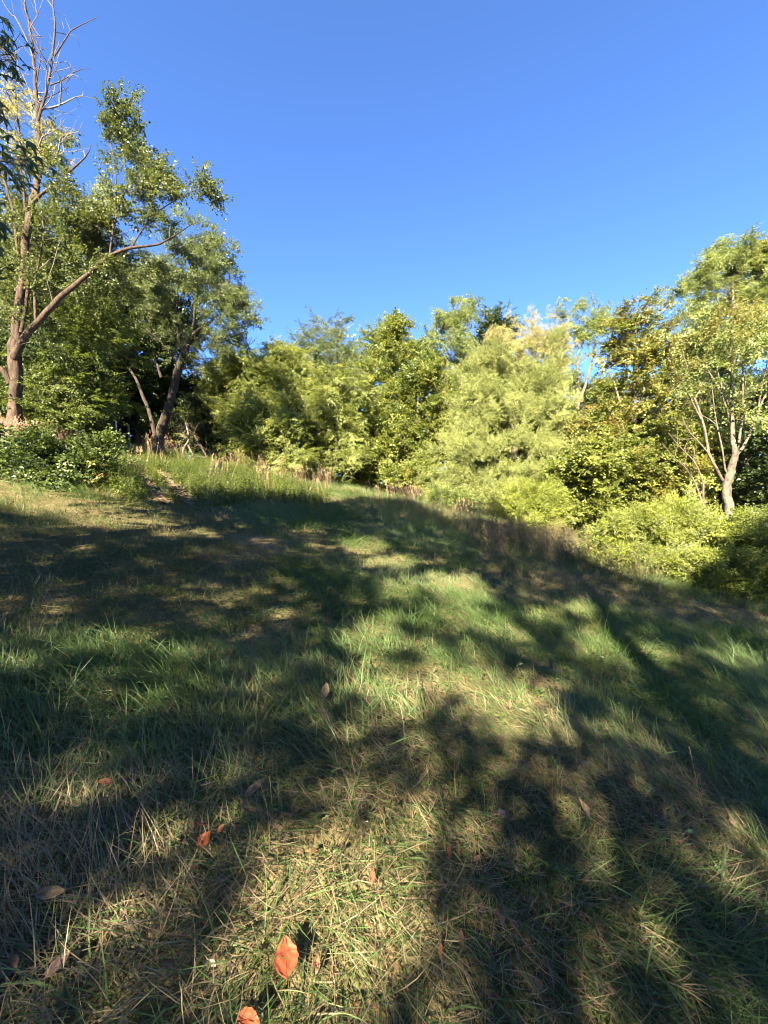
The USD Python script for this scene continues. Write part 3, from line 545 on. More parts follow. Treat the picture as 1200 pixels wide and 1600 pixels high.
# 8: shrubs at the meadow edge
def shoots(u0, u1, v0, v1, d, n, seed):
    r = np.random.default_rng(seed); return [L(r.uniform(u0, u1), r.uniform(v0, v1), d + r.uniform(-0.5, 0.4), r.uniform(7, 15), r.uniform(12, 26), 0.25, 0.55) for _ in range(n)]
SH = G(1000, 945)
tree('willow_shrub', 'large rounded yellow-green shrub at the right meadow edge', 'shrub', [(np.array([P(1010, 900, 10.4)[0], 10.4, height(P(1010, 900, 10.4)[0], 10.4) - 0.1]), 0.04)] + T((1010, 880, 10.4, 0.03), (1012, 840, 10.4, 0.015)),
     [L(985, 850, 10.2, 48, 42), L(1035, 845, 10.4, 50, 45), L(962, 868, 10.0, 26, 34), L(1075, 845, 10.4, 40, 38), L(1010, 890, 9.8, 60, 32), L(1060, 880, 9.8, 40, 36)] + shoots(960, 1090, 798, 835, 10.1, 12, 5),
     ['shrub', 'willow', 'shrub'], 'willow', 'grey', dens=190, scale=0.62, pitch=(0.8, 0.4), cluster=0.24, twig_tip=0.003, rmax=0.02, attr=14)
tree('dogwood_shrub', 'broad-leaved green shrub right of the rounded one with its base in shade', 'shrub', [(np.array([P(1130, 900, 10.0)[0], 10.0, height(P(1130, 900, 10.0)[0], 10.0) - 0.1]), 0.04)] + T((1130, 890, 10.0, 0.03), (1132, 850, 10.0, 0.015)),
     [L(1120, 862, 10.2, 42, 42), L(1165, 868, 10.0, 40, 40), L(1205, 880, 9.8, 40, 45), L(1120, 905, 9.4, 50, 36), L(1180, 915, 9.2, 50, 40), L(1235, 920, 9.2, 40, 50)] + shoots(1090, 1220, 815, 860, 9.9, 18, 7) + shoots(1080, 1210, 880, 940, 9.0, 12, 8),
     ['nettle', 'shrub', 'nettle'], 'small', 'grey', dens=170, scale=0.62, pitch=(0.4, 0.4), cluster=0.26, twig_tip=0.003, rmax=0.02, attr=12)
tree('willow_shrub', 'smaller yellow-green shrub with shaded base behind the brown weeds', 'shrub', [(np.array([P(822, 830, 14.5)[0], 14.5, height(P(822, 830, 14.5)[0], 14.5) - 0.1]), 0.04)] + T((822, 825, 14.5, 0.03), (822, 800, 14.5, 0.015)),
     [L(810, 802, 14.5, 34, 24), L(845, 806, 14.5, 30, 24), L(825, 825, 14.2, 46, 18)] + shoots(795, 860, 778, 800, 14.3, 6, 9),
     'shrub', 'willow', 'grey', dens=200, scale=0.9, pitch=(0.8, 0.4), cluster=0.26, twig_tip=0.003, rmax=0.02, attr=10)
tree('willow_shrub', 'dull green bush in shade at the left foot of the big willow', 'shrub', [(np.array([P(705, 800, 18)[0], 18, height(P(705, 800, 18)[0], 18) - 0.1]), 0.04)] + T((705, 790, 18, 0.03), (705, 770, 18, 0.015)),
     [L(700, 790, 18, 24, 24), L(725, 795, 17.8, 24, 20), L(675, 785, 18.2, 20, 16)],
     'hazel', 'small', 'grey', dens=120, pitch=(0.6, 0.4), cluster=0.26, twig_tip=0.003, rmax=0.02, attr=8)
tree('bramble_bush', 'bramble thicket of dark and sunlit leaves on the left bank', 'bramble', [(np.array([P(60, 745, 7.4)[0], 7.4, height(P(60, 745, 7.4)[0], 7.4) - 0.1]), 0.02)] + T((60, 740, 7.4, 0.015), (62, 722, 7.4, 0.01)),
     [L(15, 730, 7.6, 42, 24), L(68, 736, 7.5, 44, 22), L(112, 745, 7.4, 30, 20), L(45, 748, 7.1, 50, 22), L(-25, 735, 7.4, 44, 40), L(95, 712, 8.2, 44, 16), L(150, 728, 8.4, 30, 18, None, 0.5), L(30, 694, 7.7, 18, 14, None, 0.5), L(75, 702, 7.7, 14, 12, None, 0.5)] + shoots(0, 170, 690, 735, 7.6, 16, 10),
     ['bramble', 'dark', 'bramble'], 'broad', 'grey', dens=105, scale=0.62, pitch=(0.25, 0.35), cluster=0.2, twig_tip=0.003, rmax=0.012, attr=10)

# 9: trees behind the camera, whose crowns shade the meadow and leave its sunny patches
LIT = [[(0, 760), (60, 765), (130, 775), (200, 800), (345, 812), (340, 828), (230, 835), (120, 825), (40, 800), (0, 790)],
       [(350, 805), (400, 806), (470, 815), (500, 832), (470, 836), (420, 828), (355, 815)],
       [(530, 846), (590, 844), (602, 862), (560, 868), (535, 858)], [(622, 868), (655, 872), (650, 882), (615, 889), (575, 886), (575, 877)],
       [(665, 898), (742, 900), (760, 930), (755, 948), (700, 946), (670, 925)], [(598, 912), (640, 908), (652, 935), (610, 946)],
       [(655, 958), (735, 952), (800, 975), (795, 994), (720, 990), (660, 980)], [(555, 975), (625, 968), (637, 1005), (590, 1036), (552, 1035)], [(664, 994), (690, 996), (686, 1012), (664, 1008)],
       [(665, 1037), (720, 1035), (750, 1055), (855, 1060), (862, 1112), (835, 1120), (830, 1160), (775, 1155), (760, 1110), (690, 1115), (650, 1135), (600, 1125), (530, 1115), (545, 1070), (610, 1065), (660, 1085)],
       [(812, 950), (866, 953), (872, 978), (815, 975)], [(900, 943), (948, 945), (950, 968), (905, 968)], [(905, 985), (950, 987), (1000, 1008), (1048, 1011), (1046, 1038), (955, 1055), (910, 1050)], [(1125, 1015), (1165, 1018), (1162, 1042), (1128, 1040)],
       [(515, 1305), (560, 1270), (690, 1285), (700, 1330), (660, 1400), (600, 1440), (560, 1495), (530, 1760), (300, 1760), (370, 1540), (425, 1490), (430, 1400), (480, 1360)], [(372, 1262), (430, 1245), (438, 1290), (385, 1300)],
       [(120, 1003), (215, 1005), (210, 1030), (125, 1030)], [(790, 1540), (855, 1525), (870, 1700), (790, 1700)], [(1150, 1300), (1200, 1270), (1200, 1400), (1165, 1390)]]
LITG = shapely.unary_union([ground_poly(p).buffer(-0.02) for p in LIT])
EDGE = [(0, 780), (100, 815), (230, 836), (345, 826), (400, 800), (480, 788), (560, 776), (650, 786), (700, 816), (760, 812), (850, 850), (950, 892), (1050, 922), (1080, 900), (1130, 888), (1200, 886), (1260, 890)]
edge_u, edge_v = np.array(EDGE).T
def ground_hit(p):
    q = p.copy()
    t = np.zeros(len(p))
    for _ in range(14):
        q = p - t[:, None] * SUN; t = t + (q[:, 2] - height(q[:, 0], q[:, 1])) / (SUN[2] + 0.1)
    return p - t[:, None] * SUN
def sunny_at(h, offs):
    side = np.array([math.cos(SUN_AZ), -math.sin(SUN_AZ)]); fwd = -np.array([math.sin(SUN_AZ), math.cos(SUN_AZ)]); out = np.zeros(len(h), bool)
    for a, b in offs:
        x, y = h[:, 0] + a * side[0] + b * fwd[0], h[:, 1] + a * side[1] + b * fwd[1]
        u, v = project(np.stack([x, y, height(x, y)], -1))
        seen = (y > 0.5) & (u > -150) & (u < 1350)
        beyond = (v < np.interp(u, edge_u, edge_v)) | (y > 24)
        out |= shapely.contains_xy(LITG, x, y) | (seen & beyond) | ((u <= -150) & (y > 4) & (v < 790)) | ((y > 0.5) & (v < 700))
    return out
E2 = np.cross(SUN, [math.cos(SUN_AZ), -math.sin(SUN_AZ), 0]); filled = {}
def even(p, cell=0.2, most=5):
    """Keeps at most so many sprays on one line of sun, so that the crowns are evenly thin."""
    a, b = np.floor((p @ np.array([math.cos(SUN_AZ), -math.sin(SUN_AZ), 0])) / cell).astype(int), np.floor((p @ E2) / cell).astype(int)
    keep = np.zeros(len(p), bool)
    for n_, key in enumerate(zip(a.tolist(), b.tolist())):
        c_ = filled.get(key, 0)
        if c_ < most: filled[key] = c_ + 1; keep[n_] = True
    return keep
def tips(pos, yaw, d): return ground_hit(np.vstack([pos, pos + d * np.c_[np.cos(yaw), np.sin(yaw), 0 * yaw]]))
def sunny_wide(pos, yaw):
    r = sunny_at(tips(pos, yaw, 0.5), [(0, 0), (0.6, 0), (-0.6, 0), (0, 1.0), (0, -1.0), (0.4, 0.6), (-0.4, 0.6), (0.4, -0.6), (-0.4, -0.6)]); return r[:len(pos)] | r[len(pos):]
def sunny(pos, yaw):
    r = sunny_at(tips(pos, yaw, 0.25), [(0, 0), (0.05, 0), (-0.05, 0)]); return r[:len(pos)] | r[len(pos):]
SH_, PERP = np.array([math.sin(SUN_AZ), math.cos(SUN_AZ)]), np.array([math.cos(SUN_AZ), -math.sin(SUN_AZ)])
PERP = -PERP if PERP[0] < 0 else PERP
for k, (a, b) in enumerate([(-9.5, 8), (-4, 7), (1.5, 8.5), (7, 7), (12, 8)]):
    xy = SH_ * b + PERP * a; z0 = float(height(*xy))
    c = lambda da, dz, db=0.0: np.r_[xy + PERP * da + SH_ * db, z0 + dz]
    rgk = np.random.default_rng(77 + k)
    ls = [(c(rgk.uniform(-1.2, 1.2), h, rgk.uniform(-1, 1)), np.array([3.7, 2.4, 1.8]), 0.75) for h in np.arange(2.4, 19.4, 1.3)]
    tree('shade_tree', ['first leafy maple from the left behind the viewpoint, shading the turf', 'second leafy maple from the left behind the viewpoint, with gaps in its crown', 'third leafy maple behind the viewpoint, directly in line with the sunny patches', 'fourth leafy maple behind the viewpoint, shading the right of the meadow', 'rightmost leafy maple behind the viewpoint, shading the shrubs'][k], 'tree', [(c(0, -0.3), 0.3), (c(0.2, 5), 0.24), (c(-0.2, 10), 0.15), (c(0, 15), 0.05)], ls, 'maple', 'broad', 'grey', dens=0.9, scale=1.0, reject=sunny_wide, fine=sunny, fine_dens=300, group='trees behind the viewpoint', cluster=0.5, attr=2.2)
#@@DETAIL
# ------------------------------------------------------------------ grass
def ribbons(rng, root, az, l, w, a0, a1, seg):
    """Bent tapering grass blades: root points, heading, length, width, lean at the root and at the tip (radians from upright)."""
    n = len(root); tw = rng.normal(0, 0.7, n); bend = rng.normal(0, 0.75, n); az0 = az
    rows, p = [], root.copy()
    for k in range(seg + 1):
        t = k / seg; a = a0 + (a1 - a0) * t; az = az0 + bend * t; d = np.c_[np.cos(az), np.sin(az), 0 * az]; sd = np.c_[-np.sin(az), np.cos(az), 0 * az]
        if k: p = p + (d * np.sin(a)[:, None] + np.c_[0 * a, 0 * a, np.cos(a)]) * (l / seg)[:, None]
        nrm = -d * np.cos(a)[:, None] + np.c_[0 * a, 0 * a, np.sin(a)]
        s_ = sd * np.cos(tw * (0.3 + t))[:, None] + nrm * np.sin(tw * (0.3 + t))[:, None]
        hw = (w / 2 * (1 - 0.85 * t**2.2))[:, None]
        rows += [p - s_ * hw, p + s_ * hw] if k < seg else [p]
    v = np.stack(rows, 1); m = v.shape[1]; f = []
    for k in range(seg - 1): f += [[2 * k, 2 * k + 1, 2 * k + 3], [2 * k, 2 * k + 3, 2 * k + 2]]
    f.append([2 * seg - 2, 2 * seg - 1, 2 * seg])
    return v.reshape(-1, 3), (np.arange(n)[:, None, None] * m + np.array(f)[None]).reshape(-1, 3)
def blades(rng, n, r, length, width, lie, spread, curl=0.7, seg=4):
    """One tuft, for the tall grass."""
    a0 = np.clip(lie + rng.normal(0, 0.22, n), 0.02, 1.02) * (math.pi / 2)
    return ribbons(rng, np.c_[rng.normal(0, r * 0.55, (n, 2)), np.full(n, -0.02)], rng.normal(0, spread, n), rng.uniform(*length, n), rng.uniform(*width, n), a0, np.minimum(a0 + rng.uniform(0.3, 1.3, n) * curl, 1.75), seg)
rng = np.random.default_rng(21)
FINE = [proto(f'tall_tuft_{k}', *blades(rng, 30, 0.16, (0.25, 0.5), (0.0025, 0.006), 0.18, 1.2)) for k in range(4)]

def grass_mat(name, cols, dry, lo, hi, sc, trans=0.48):
    return mat(name, {
        'g': ('geometry', {}), 'o': ('object_info', {}), 'a': ('math', {'math_type': 'multiply_add', 'value2': 0.7}), 'a2': ('math', {'math_type': 'multiply', 'value2': 0.3}),
        'r': ('rgb_ramp', {'ramp': [(k / (len(cols) - 1), c) for k, c in enumerate(cols)]}), 'rd': ('rgb_ramp', {'ramp': [(k / (len(dry) - 1), c) for k, c in enumerate(dry)]}),
        'n': ('noise_texture', {'scale': sc, 'detail': 5, 'roughness': 0.62}), 'k': ('noise_texture', {'scale': 7.0, 'detail': 2}), 'nr': ('map_range', {'from_min': lo, 'from_max': hi}), 'x': ('mix_color', {}),
        'p': ('principled_bsdf', {'roughness': 0.5, 'specular_ior_level': 0.35}), 't': ('translucent_bsdf', {}), 'tc': ('mix_color', {'blend_type': 'multiply', 'fac': 1.0, 'b': (1.25, 1.2, 0.6)}), 'm': ('mix_closure', {'fac': trans})},
        [('g.position', 'k.vector'), ('k.fac', 'a2.value1'), ('g.random_per_island', 'a.value1'), ('a2.value', 'a.value3'), ('a.value', 'r.fac'), ('a.value', 'rd.fac'), ('g.position', 'n.vector'), ('n.fac', 'nr.value'), ('nr.result', 'x.fac'), ('r.color', 'x.a'), ('rd.color', 'x.b'),
         ('x.result', 'p.base_color'), ('x.result', 'tc.a'), ('tc.result', 't.color'), ('p.BSDF', 'm.closure1'), ('t.BSDF', 'm.closure2')], 'm.closure')
STRAW_C = [(0.121, 0.090, 0.057), (0.306, 0.237, 0.148), (0.620, 0.564, 0.362)]
GREEN_M = grass_mat('green_grass', [(0.055, 0.097, 0.032), (0.124, 0.191, 0.064), (0.312, 0.367, 0.145)], [(0.120, 0.125, 0.039), (0.257, 0.234, 0.072), (0.551, 0.453, 0.177)], 0.55, 0.78, 0.6)
SHORT_M = grass_mat('short_grass', [(0.045, 0.072, 0.023), (0.093, 0.129, 0.039), (0.209, 0.241, 0.081)], [(0.113, 0.105, 0.041), (0.209, 0.185, 0.074), (0.419, 0.354, 0.161)], 0.54, 0.74, 0.9)
STRAW_M = grass_mat('straw', STRAW_C, [(0.097, 0.093, 0.048), (0.201, 0.185, 0.089), (0.435, 0.394, 0.209)], 0.45, 0.7, 1.3, 0.25)

# zones, as ground outlines
Z_SHORT = ground_poly([(-250, 1010), (120, 1010), (330, 985), (430, 905), (430, 845), (350, 800), (230, 800), (0, 770), (-200, 770)])
Z_HAY = ground_poly([(745, 872), (830, 878), (930, 900), (1060, 935), (1200, 962), (1330, 985), (1330, 1015), (1200, 990), (1040, 968), (900, 938), (790, 905)])
Z_WEED = ground_poly([(752, 842), (800, 826), (880, 846), (960, 880), (1010, 905), (1040, 936), (940, 902), (850, 884), (760, 872)])
Z_BANK = ground_poly([(190, 792), (165, 745), (215, 722), (300, 716), (390, 738), (440, 752), (520, 776), (500, 790), (420, 786), (330, 796)])
Z_EDGE = ground_poly([(560, 800), (620, 778), (720, 795), (770, 815), (750, 850), (680, 836), (600, 815)])
rg = np.random.default_rng(31)
def noise2(x, y, s, o, seed): return meshkit.fbm(np.stack([x / s, y / s, 0 * x], -1), o, seed)
def heading(x, y, r): return math.pi * 1.15 + 6.0 * (noise2(x, y, 1.5, 2, 43) - 0.5) + r.normal(0, 0.35, len(x))
BANDS = [(0.42, 2.6, 4, 7000, 22), (2.6, 5.6, 4, 2900, 22), (5.6, 11, 3, 1150, 18), (11, 27.5, 2, 330, 12)]          # from, to (m), segments, blades per m2, blades per tuft
GR, ST, SHO = [], [], []
for y0, y1, seg, per_m2, per_tuft in BANDS:
    area = (y1**2 - y0**2) * 1.03 + 2.4 * (y1 - y0); n = int(area * per_m2 / per_tuft)
    ty = np.sqrt(rg.uniform(0, 1, 3 * n) * (y1**2 - y0**2) + y0**2); ty = np.where(rg.uniform(0, 1, 3 * n) < 2.4 * (y1 - y0) / area, rg.uniform(y0, y1, 3 * n), ty)[:n]
    tx = rg.uniform(-1, 1, n) * (ty * 1.03 + 1.2)
    far = np.maximum(1.0, ty / 4.0)
    u_, v_ = project(np.stack([tx, ty, height(tx, ty)], -1))
    nz, nz2 = noise2(tx, ty, 0.8, 3, 41), noise2(tx + 21, ty, 2.2, 2, 42)
    in_short, in_hay, in_rut = inside(Z_SHORT, tx, ty), inside(Z_HAY, tx, ty), inside(RUT, tx, ty)
    fore = np.clip((v_ - 1040) / 240, 0, 1) * np.clip(1.25 - np.maximum(0, u_ - 480) / 600, 0.22, 1)
    p_straw = np.clip(np.clip(0.03 + 1.5 * (nz - 0.50), 0.03, 0.5) + 0.46 * fore, 0, 0.80)
    p_straw = np.where(in_hay, 0.74, np.where(in_short, 0.12 + 0.30 * (nz > 0.56), p_straw))
    kind = np.where(rg.uniform(0, 1, n) < p_straw, 1, np.where(in_short, 2, 0)); kind[in_rut & (rg.uniform(0, 1, n) < 0.72)] = -1; kind[inside(Z_BANK, tx, ty) & (rg.uniform(0, 1, n) < 0.55)] = -1
    tang, tlen = heading(tx, ty, rg), np.exp(rg.normal(0, 0.22, n)) * np.clip(0.70 + 1.3 * (nz2 - 0.32), 0.55, 1.45)
    tuss = (rg.uniform(0, 1, n) < 0.05) & (kind == 0)                                     # now and then a coarse tussock
    for k, bag in ((0, GR), (1, ST), (2, SHO)):
        m = np.repeat(np.nonzero(kind == k)[0], per_tuft); c = len(m)
        if not c: continue
        sp = np.minimum(np.sqrt(far[m]), 1.9)
        ox, oy = rg.normal(0, 1, c) * np.where(k == 0, 0.055, 0.10) * sp, rg.normal(0, 1, c) * np.where(k == 0, 0.055, 0.10) * sp
        x, y = tx[m] + ox, ty[m] + oy
        g0 = height(x, y); wid = far[m] ** 0.75; tl = tlen[m] * np.where(tuss[m], 1.35, 1.0)
        if k == 0:                                    # tufts splay outwards and are combed over one way
            az = np.arctan2(oy / 0.055 / sp + 1.5 * np.sin(tang[m]), ox / 0.055 / sp + 1.5 * np.cos(tang[m])) + rg.normal(0, 0.35, c)
            l = (0.08 + 0.20 * rg.uniform(0, 1, c)) * tl * sp**0.5; w = rg.uniform(0.0022, 0.0056, c) * wid * np.where(tuss[m], 1.5, 1); a0 = np.clip(rg.normal(0.42, 0.24, c) + 0.25 * fore[m], 0.02, 1.0) * 1.5; a1 = a0 + rg.uniform(0.35, 1.3, c); zz = -0.015 + 0 * x
        elif k == 1:
            az = tang[m] + rg.normal(0, 0.6, c); l = (0.06 + 0.20 * rg.uniform(0, 1, c) ** 1.4) * sp**0.5; w = rg.uniform(0.0014, 0.0036, c) * wid; a0 = np.clip(rg.normal(0.74, 0.25, c), 0.1, 1.04) * 1.55; a1 = a0 + rg.normal(0.25, 0.35, c); zz = rg.uniform(-0.01, 0.05, c)
        else:
            az = rg.uniform(-3.2, 3.2, c); l = rg.uniform(0.05, 0.15, c) * tl * sp**0.5; w = rg.uniform(0.002, 0.005, c) * wid; a0 = np.clip(rg.normal(0.5, 0.3, c), 0, 1) * 1.5; a1 = a0 + rg.uniform(0.1, 0.9, c); zz = rg.uniform(-0.01, 0.02, c)
        bag.append(ribbons(rg, np.c_[x, y, g0 + zz], az, l, w, a0, np.minimum(a1, 1.9), max(2, seg - 1) if k == 1 else seg))
obj('meadow_grass', join(GR), GREEN_M, label='long green meadow grass bent over in tufts across the slope', cat='grass', kind='stuff')
obj('dry_thatch', join(ST), STRAW_M, label='flattened tan straw and thatch lying between the green grass', cat='dry grass', kind='stuff')
obj('short_turf', join(SHO), SHORT_M, label='short mown turf with clover on the left of the slope', cat='turf', kind='stuff')
def slope_quats(yaw): return quats(yaw, np.zeros(len(yaw)), np.zeros(len(yaw)))
# small leafy weeds and leaf crumbs in the sward
WEEDS = []
for q_ in range(5):
    r_ = np.random.default_rng(300 + q_); nl = 7
    a_ = np.arange(nl) * 2.4 + r_.normal(0, 0.3, nl); el = r_.uniform(0.15, 0.9, nl); ll = r_.uniform(0.03, 0.075, nl); st_ = r_.uniform(0.01, 0.05, nl)
    dd = np.c_[np.cos(a_) * np.cos(el), np.sin(a_) * np.cos(el), np.sin(el)]
    WEEDS.append(proto(f'weed_{q_}', *join([leaves_mesh(dd * st_[:, None], dd, np.array([0, 0, 1.0]) + r_.normal(0, 0.25, (nl, 3)), ll, ll * 0.6, 0.12, 0.3), leaves_mesh(dd * (st_ + ll * 0.35)[:, None] + [0, 0, 0.004], dd + r_.normal(0, 0.2, (nl, 3)), np.array([0, 0, 1.0]) + r_.normal(0, 0.25, (nl, 3)), ll * 0.8, ll * 0.5, 0.1, 0.4)])))
def near_points(n, y0, y1, r):
    y = r.uniform(y0**0.5, y1**0.5, n) ** 2; x = r.uniform(-1, 1, n) * (y * 1.03 + 0.6); return x, y
x, y = near_points(1300, 1.3, 9, rg)
k_ = noise2(x + 5, y, 1.3, 2, 77) > 0.47; x, y = x[k_], y[k_]
tag(instancer('/World/broad_weeds', WEEDS, [LEAF['hazel'], LEAF['dark'], LEAF['bramble']], np.c_[x, y, height(x, y) + rg.uniform(0.02, 0.09, len(x))], slope_quats(rg.uniform(-3, 3, len(x))), rg.uniform(0.22, 0.6, len(x)) * np.clip(y / 2.6, 0.7, 1.3), rg.integers(0, 5, len(x))), 'small broad-leaved weeds and clover scattered through the grass', 'weeds', kind='stuff')
CRUMB = [proto(f'crumb_{q_}', *leaves_mesh(np.zeros((1, 3)), np.array([[1.0, 0, 0.1]]), np.array([[0.1, 0.2, 1.0]]), np.array([0.035]), np.array([0.018]), [0.5, 0.2, -0.3][q_], [0.2, -0.3, 0.5][q_])) for q_ in range(3)]
BROWN = leaf_mat('leaf_crumbs', [(0.05, 0.03, 0.018), (0.12, 0.065, 0.035), (0.22, 0.13, 0.075)], trans=0.2, tint=(1, 0.9, 0.7))
x, y = near_points(520, 0.7, 4.5, rg)
tag(instancer('/World/leaf_litter', CRUMB, [BROWN], np.c_[x, y, height(x, y) + rg.uniform(0.015, 0.07, len(x))], quats(rg.uniform(-3, 3, len(x)), rg.normal(0, 0.5, len(x)), rg.normal(0, 0.6, len(x))), rg.uniform(0.4, 1.3, len(x)), rg.integers(0, 3, len(x))), 'brown crumbs of dead leaves caught in the near grass', 'leaf litter', kind='stuff')
# tall grass along the far edge and on the bank
def in_poly(poly, n, r):
    x0, y0, x1, y1 = poly.bounds; x, y = r.uniform(x0, x1, n * 6), r.uniform(y0, y1, n * 6)
    k = np.nonzero(inside(poly, x, y) & ~inside(RUT, x, y))[0][:n]
    return np.stack([x[k], y[k], height(x[k], y[k])], -1)
ep = np.vstack([in_poly(Z_EDGE, 700, rg), in_poly(ground_poly([(330, 735), (400, 740), (560, 772), (660, 782), (660, 772), (560, 762), (420, 728), (330, 722)]), 260, rg), in_poly(ground_poly([(0, 712), (120, 700), (250, 722), (300, 722), (250, 700), (100, 688), (0, 690)]), 500, rg),
                in_poly(ground_poly([(130, 745), (220, 742), (215, 722), (120, 708)]), 260, rg)])
ea = rg.uniform(-3, 3, len(ep))
tag(instancer('/World/tall_grass', FINE, [GREEN_M, SHORT_M, STRAW_M], ep, slope_quats(ea), rg.uniform(0.5, 1.05, len(ep)), rg.integers(0, 4, len(ep))), 'tall uncut grass along the foot of the trees and on the bank', 'grass', kind='stuff')

# ------------------------------------------------------------------ weeds and seed heads
def stem_leafy(r, h, n, L, W):
    parts = []
    for _ in range(3):
        b = np.r_[r.normal(0, 0.06, 2), -0.03]; e = b + [r.normal(0, 0.08), r.normal(0, 0.08), h * r.uniform(0.7, 1.1)]
        parts.append(tube(np.array([b, (b + e) / 2 + [0.01, 0, 0], e]), [0.004, 0.003, 0.0015], 3))
        t = np.repeat(np.linspace(0.25, 1.0, n), 2); az = np.where(np.arange(2 * n) % 2, 0, math.pi) + np.repeat(np.arange(n) * 1.57, 2) + r.normal(0, 0.3, 2 * n)
        base = b + (e - b) * t[:, None]; ax = np.c_[np.cos(az), np.sin(az), r.normal(-0.1, 0.2, 2 * n)]
        s = np.interp(t, [0.25, 0.6, 1], [1, 1, 0.45])
        parts.append(leaves_mesh(base, ax, np.array([0, 0, 1.0]) + r.normal(0, 0.2, (2 * n, 3)), L * s, W * s))
    return join(parts)
def stalks(r, n, h, head, hw, spread):
    parts = []
    for _ in range(n):
        b = np.r_[r.normal(0, spread, 2), -0.05]; e = b + [r.normal(0, 0.14) * h, r.normal(0, 0.14) * h, h * r.uniform(0.65, 1.1)]
        m = (b + e) / 2 + np.r_[r.normal(0, 0.03, 2), 0]
        parts.append(tube(resample([b, m, e], [0.0035, 0.003, 0.002], 5)[0], np.linspace(0.004, 0.002, 5), 3))
        if head:
            k = 10; d = (e - m) / np.linalg.norm(e - m); t = r.uniform(-0.6, 1, k) * head
            parts.append(leaves_mesh(e + d * t[:, None] * 0.6, d + r.normal(0, 0.35, (k, 3)), r.normal(0, 1, (k, 3)), np.full(k, head * 0.35), np.full(k, hw)))
    return join(parts)
def withered(r, h):
    parts = []
    for _ in range(3):
        b = np.r_[r.normal(0, 0.08, 2), -0.05]; e = b + [r.normal(0, 0.22) * h, r.normal(0, 0.22) * h, h * r.uniform(0.6, 1.1)]; m = (b + e) / 2 + r.normal(0, 0.03, 3)
        pts = resample([b, m, e], [1, 1, 1], 9)[0]; parts.append(tube(pts, np.linspace(0.005, 0.002, 9), 3))
        for k in range(9):
            q = pts[r.integers(2, 9)]; d = np.r_[r.normal(0, 1, 2), r.uniform(0.1, 1.0)]; d = d / np.linalg.norm(d) * r.uniform(0.08, 0.24) * h
            parts.append(tube(np.array([q, q + d * 0.5 + [0, 0, 0.01], q + d]), [0.0025, 0.002, 0.001], 3))
            parts.append(leaves_mesh(q + d * r.uniform(0.3, 1, (4, 1)), r.normal(0, 1, (4, 3)), r.normal(0, 1, (4, 3)), np.full(4, 0.03), np.full(4, 0.012)))
    return join(parts)
rg = np.random.default_rng(51)
NET = [proto(f'nettle_{k}', *stem_leafy(rg, 0.5, 6, 0.075, 0.045)) for k in range(4)]
DOWN = [proto(f'seed_stalks_{k}', *stalks(rg, 6, 0.9, 0.16, 0.02, 0.10)) for k in range(4)]
WITH = [proto(f'withered_{k}', *withered(rg, 0.8)) for k in range(5)]
def plants(name, shapes, mats, p, sc, label, cat):
    n = len(p); tag(instancer(f'/World/{name}', shapes, mats, p, quats(rg.uniform(-3, 3, n), rg.normal(0, 0.08, n), rg.normal(0, 0.08, n)), sc, rg.integers(0, len(shapes), n)), label, cat, kind='stuff')
p = np.vstack([in_poly(Z_BANK, 2600, rg), in_poly(ground_poly([(140, 760), (200, 780), (240, 770), (220, 735), (150, 725)]), 300, rg)])
plants('nettles', NET, [LEAF['nettle'], LEAF['bramble'], LEAF['hazel'], LEAF['nettle']], p, rg.uniform(0.35, 1.0, len(p)) * (0.6 + 0.9 * noise2(p[:, 0], p[:, 1], 1.1, 2, 91)), 'low sunlit nettles and ground ivy covering the bank beside the ruts', 'nettles')
p = np.vstack([in_poly(ground_poly([(318, 722), (420, 742), (440, 748), (520, 768), (520, 760), (430, 735), (330, 712)]), 110, rg), in_poly(ground_poly([(225, 712), (275, 714), (275, 704), (225, 700)]), 40, rg), in_poly(Z_BANK, 30, rg), in_poly(ground_poly([(570, 790), (600, 798), (660, 800), (650, 785), (590, 778)]), 36, rg), in_poly(ground_poly([(700, 826), (760, 846), (770, 830), (720, 812)]), 20, rg)])
plants('dry_seed_stalks', DOWN, [DRY, DRY, PINK], p, rg.uniform(0.5, 1.0, len(p)), 'tall tan dried seed stalks standing along the crest of the slope', 'dry grass')
p = in_poly(ground_poly([(-60, 716), (0, 706), (60, 702), (140, 708), (150, 700), (60, 690), (0, 690), (-60, 700)]), 130, rg)
plants('pink_seed_grass', DOWN, [PINK], p, rg.uniform(0.55, 0.9, len(p)), 'pinkish dry seed grass in front of the old trunk behind the brambles', 'dry grass')
p = np.vstack([in_poly(Z_WEED, 420, rg), in_poly(ground_poly([(640, 805), (740, 850), (760, 835), (680, 800)]), 60, rg)])
plants('withered_weeds', WITH, [WEED, WEED, WEED, WEED, LEAF['dark']], p, rg.uniform(0.5, 1.1, len(p)), 'tangle of withered brown weeds along the right meadow edge', 'weeds')
p = in_poly(Z_HAY.buffer(0.25).difference(Z_HAY.buffer(-0.1)), 260, rg)
plants('brown_stubble', WITH, [WEED], p, rg.uniform(0.15, 0.35, len(p)), 'low brown stubble fringing the cut hay strip by the shrubs', 'weeds')

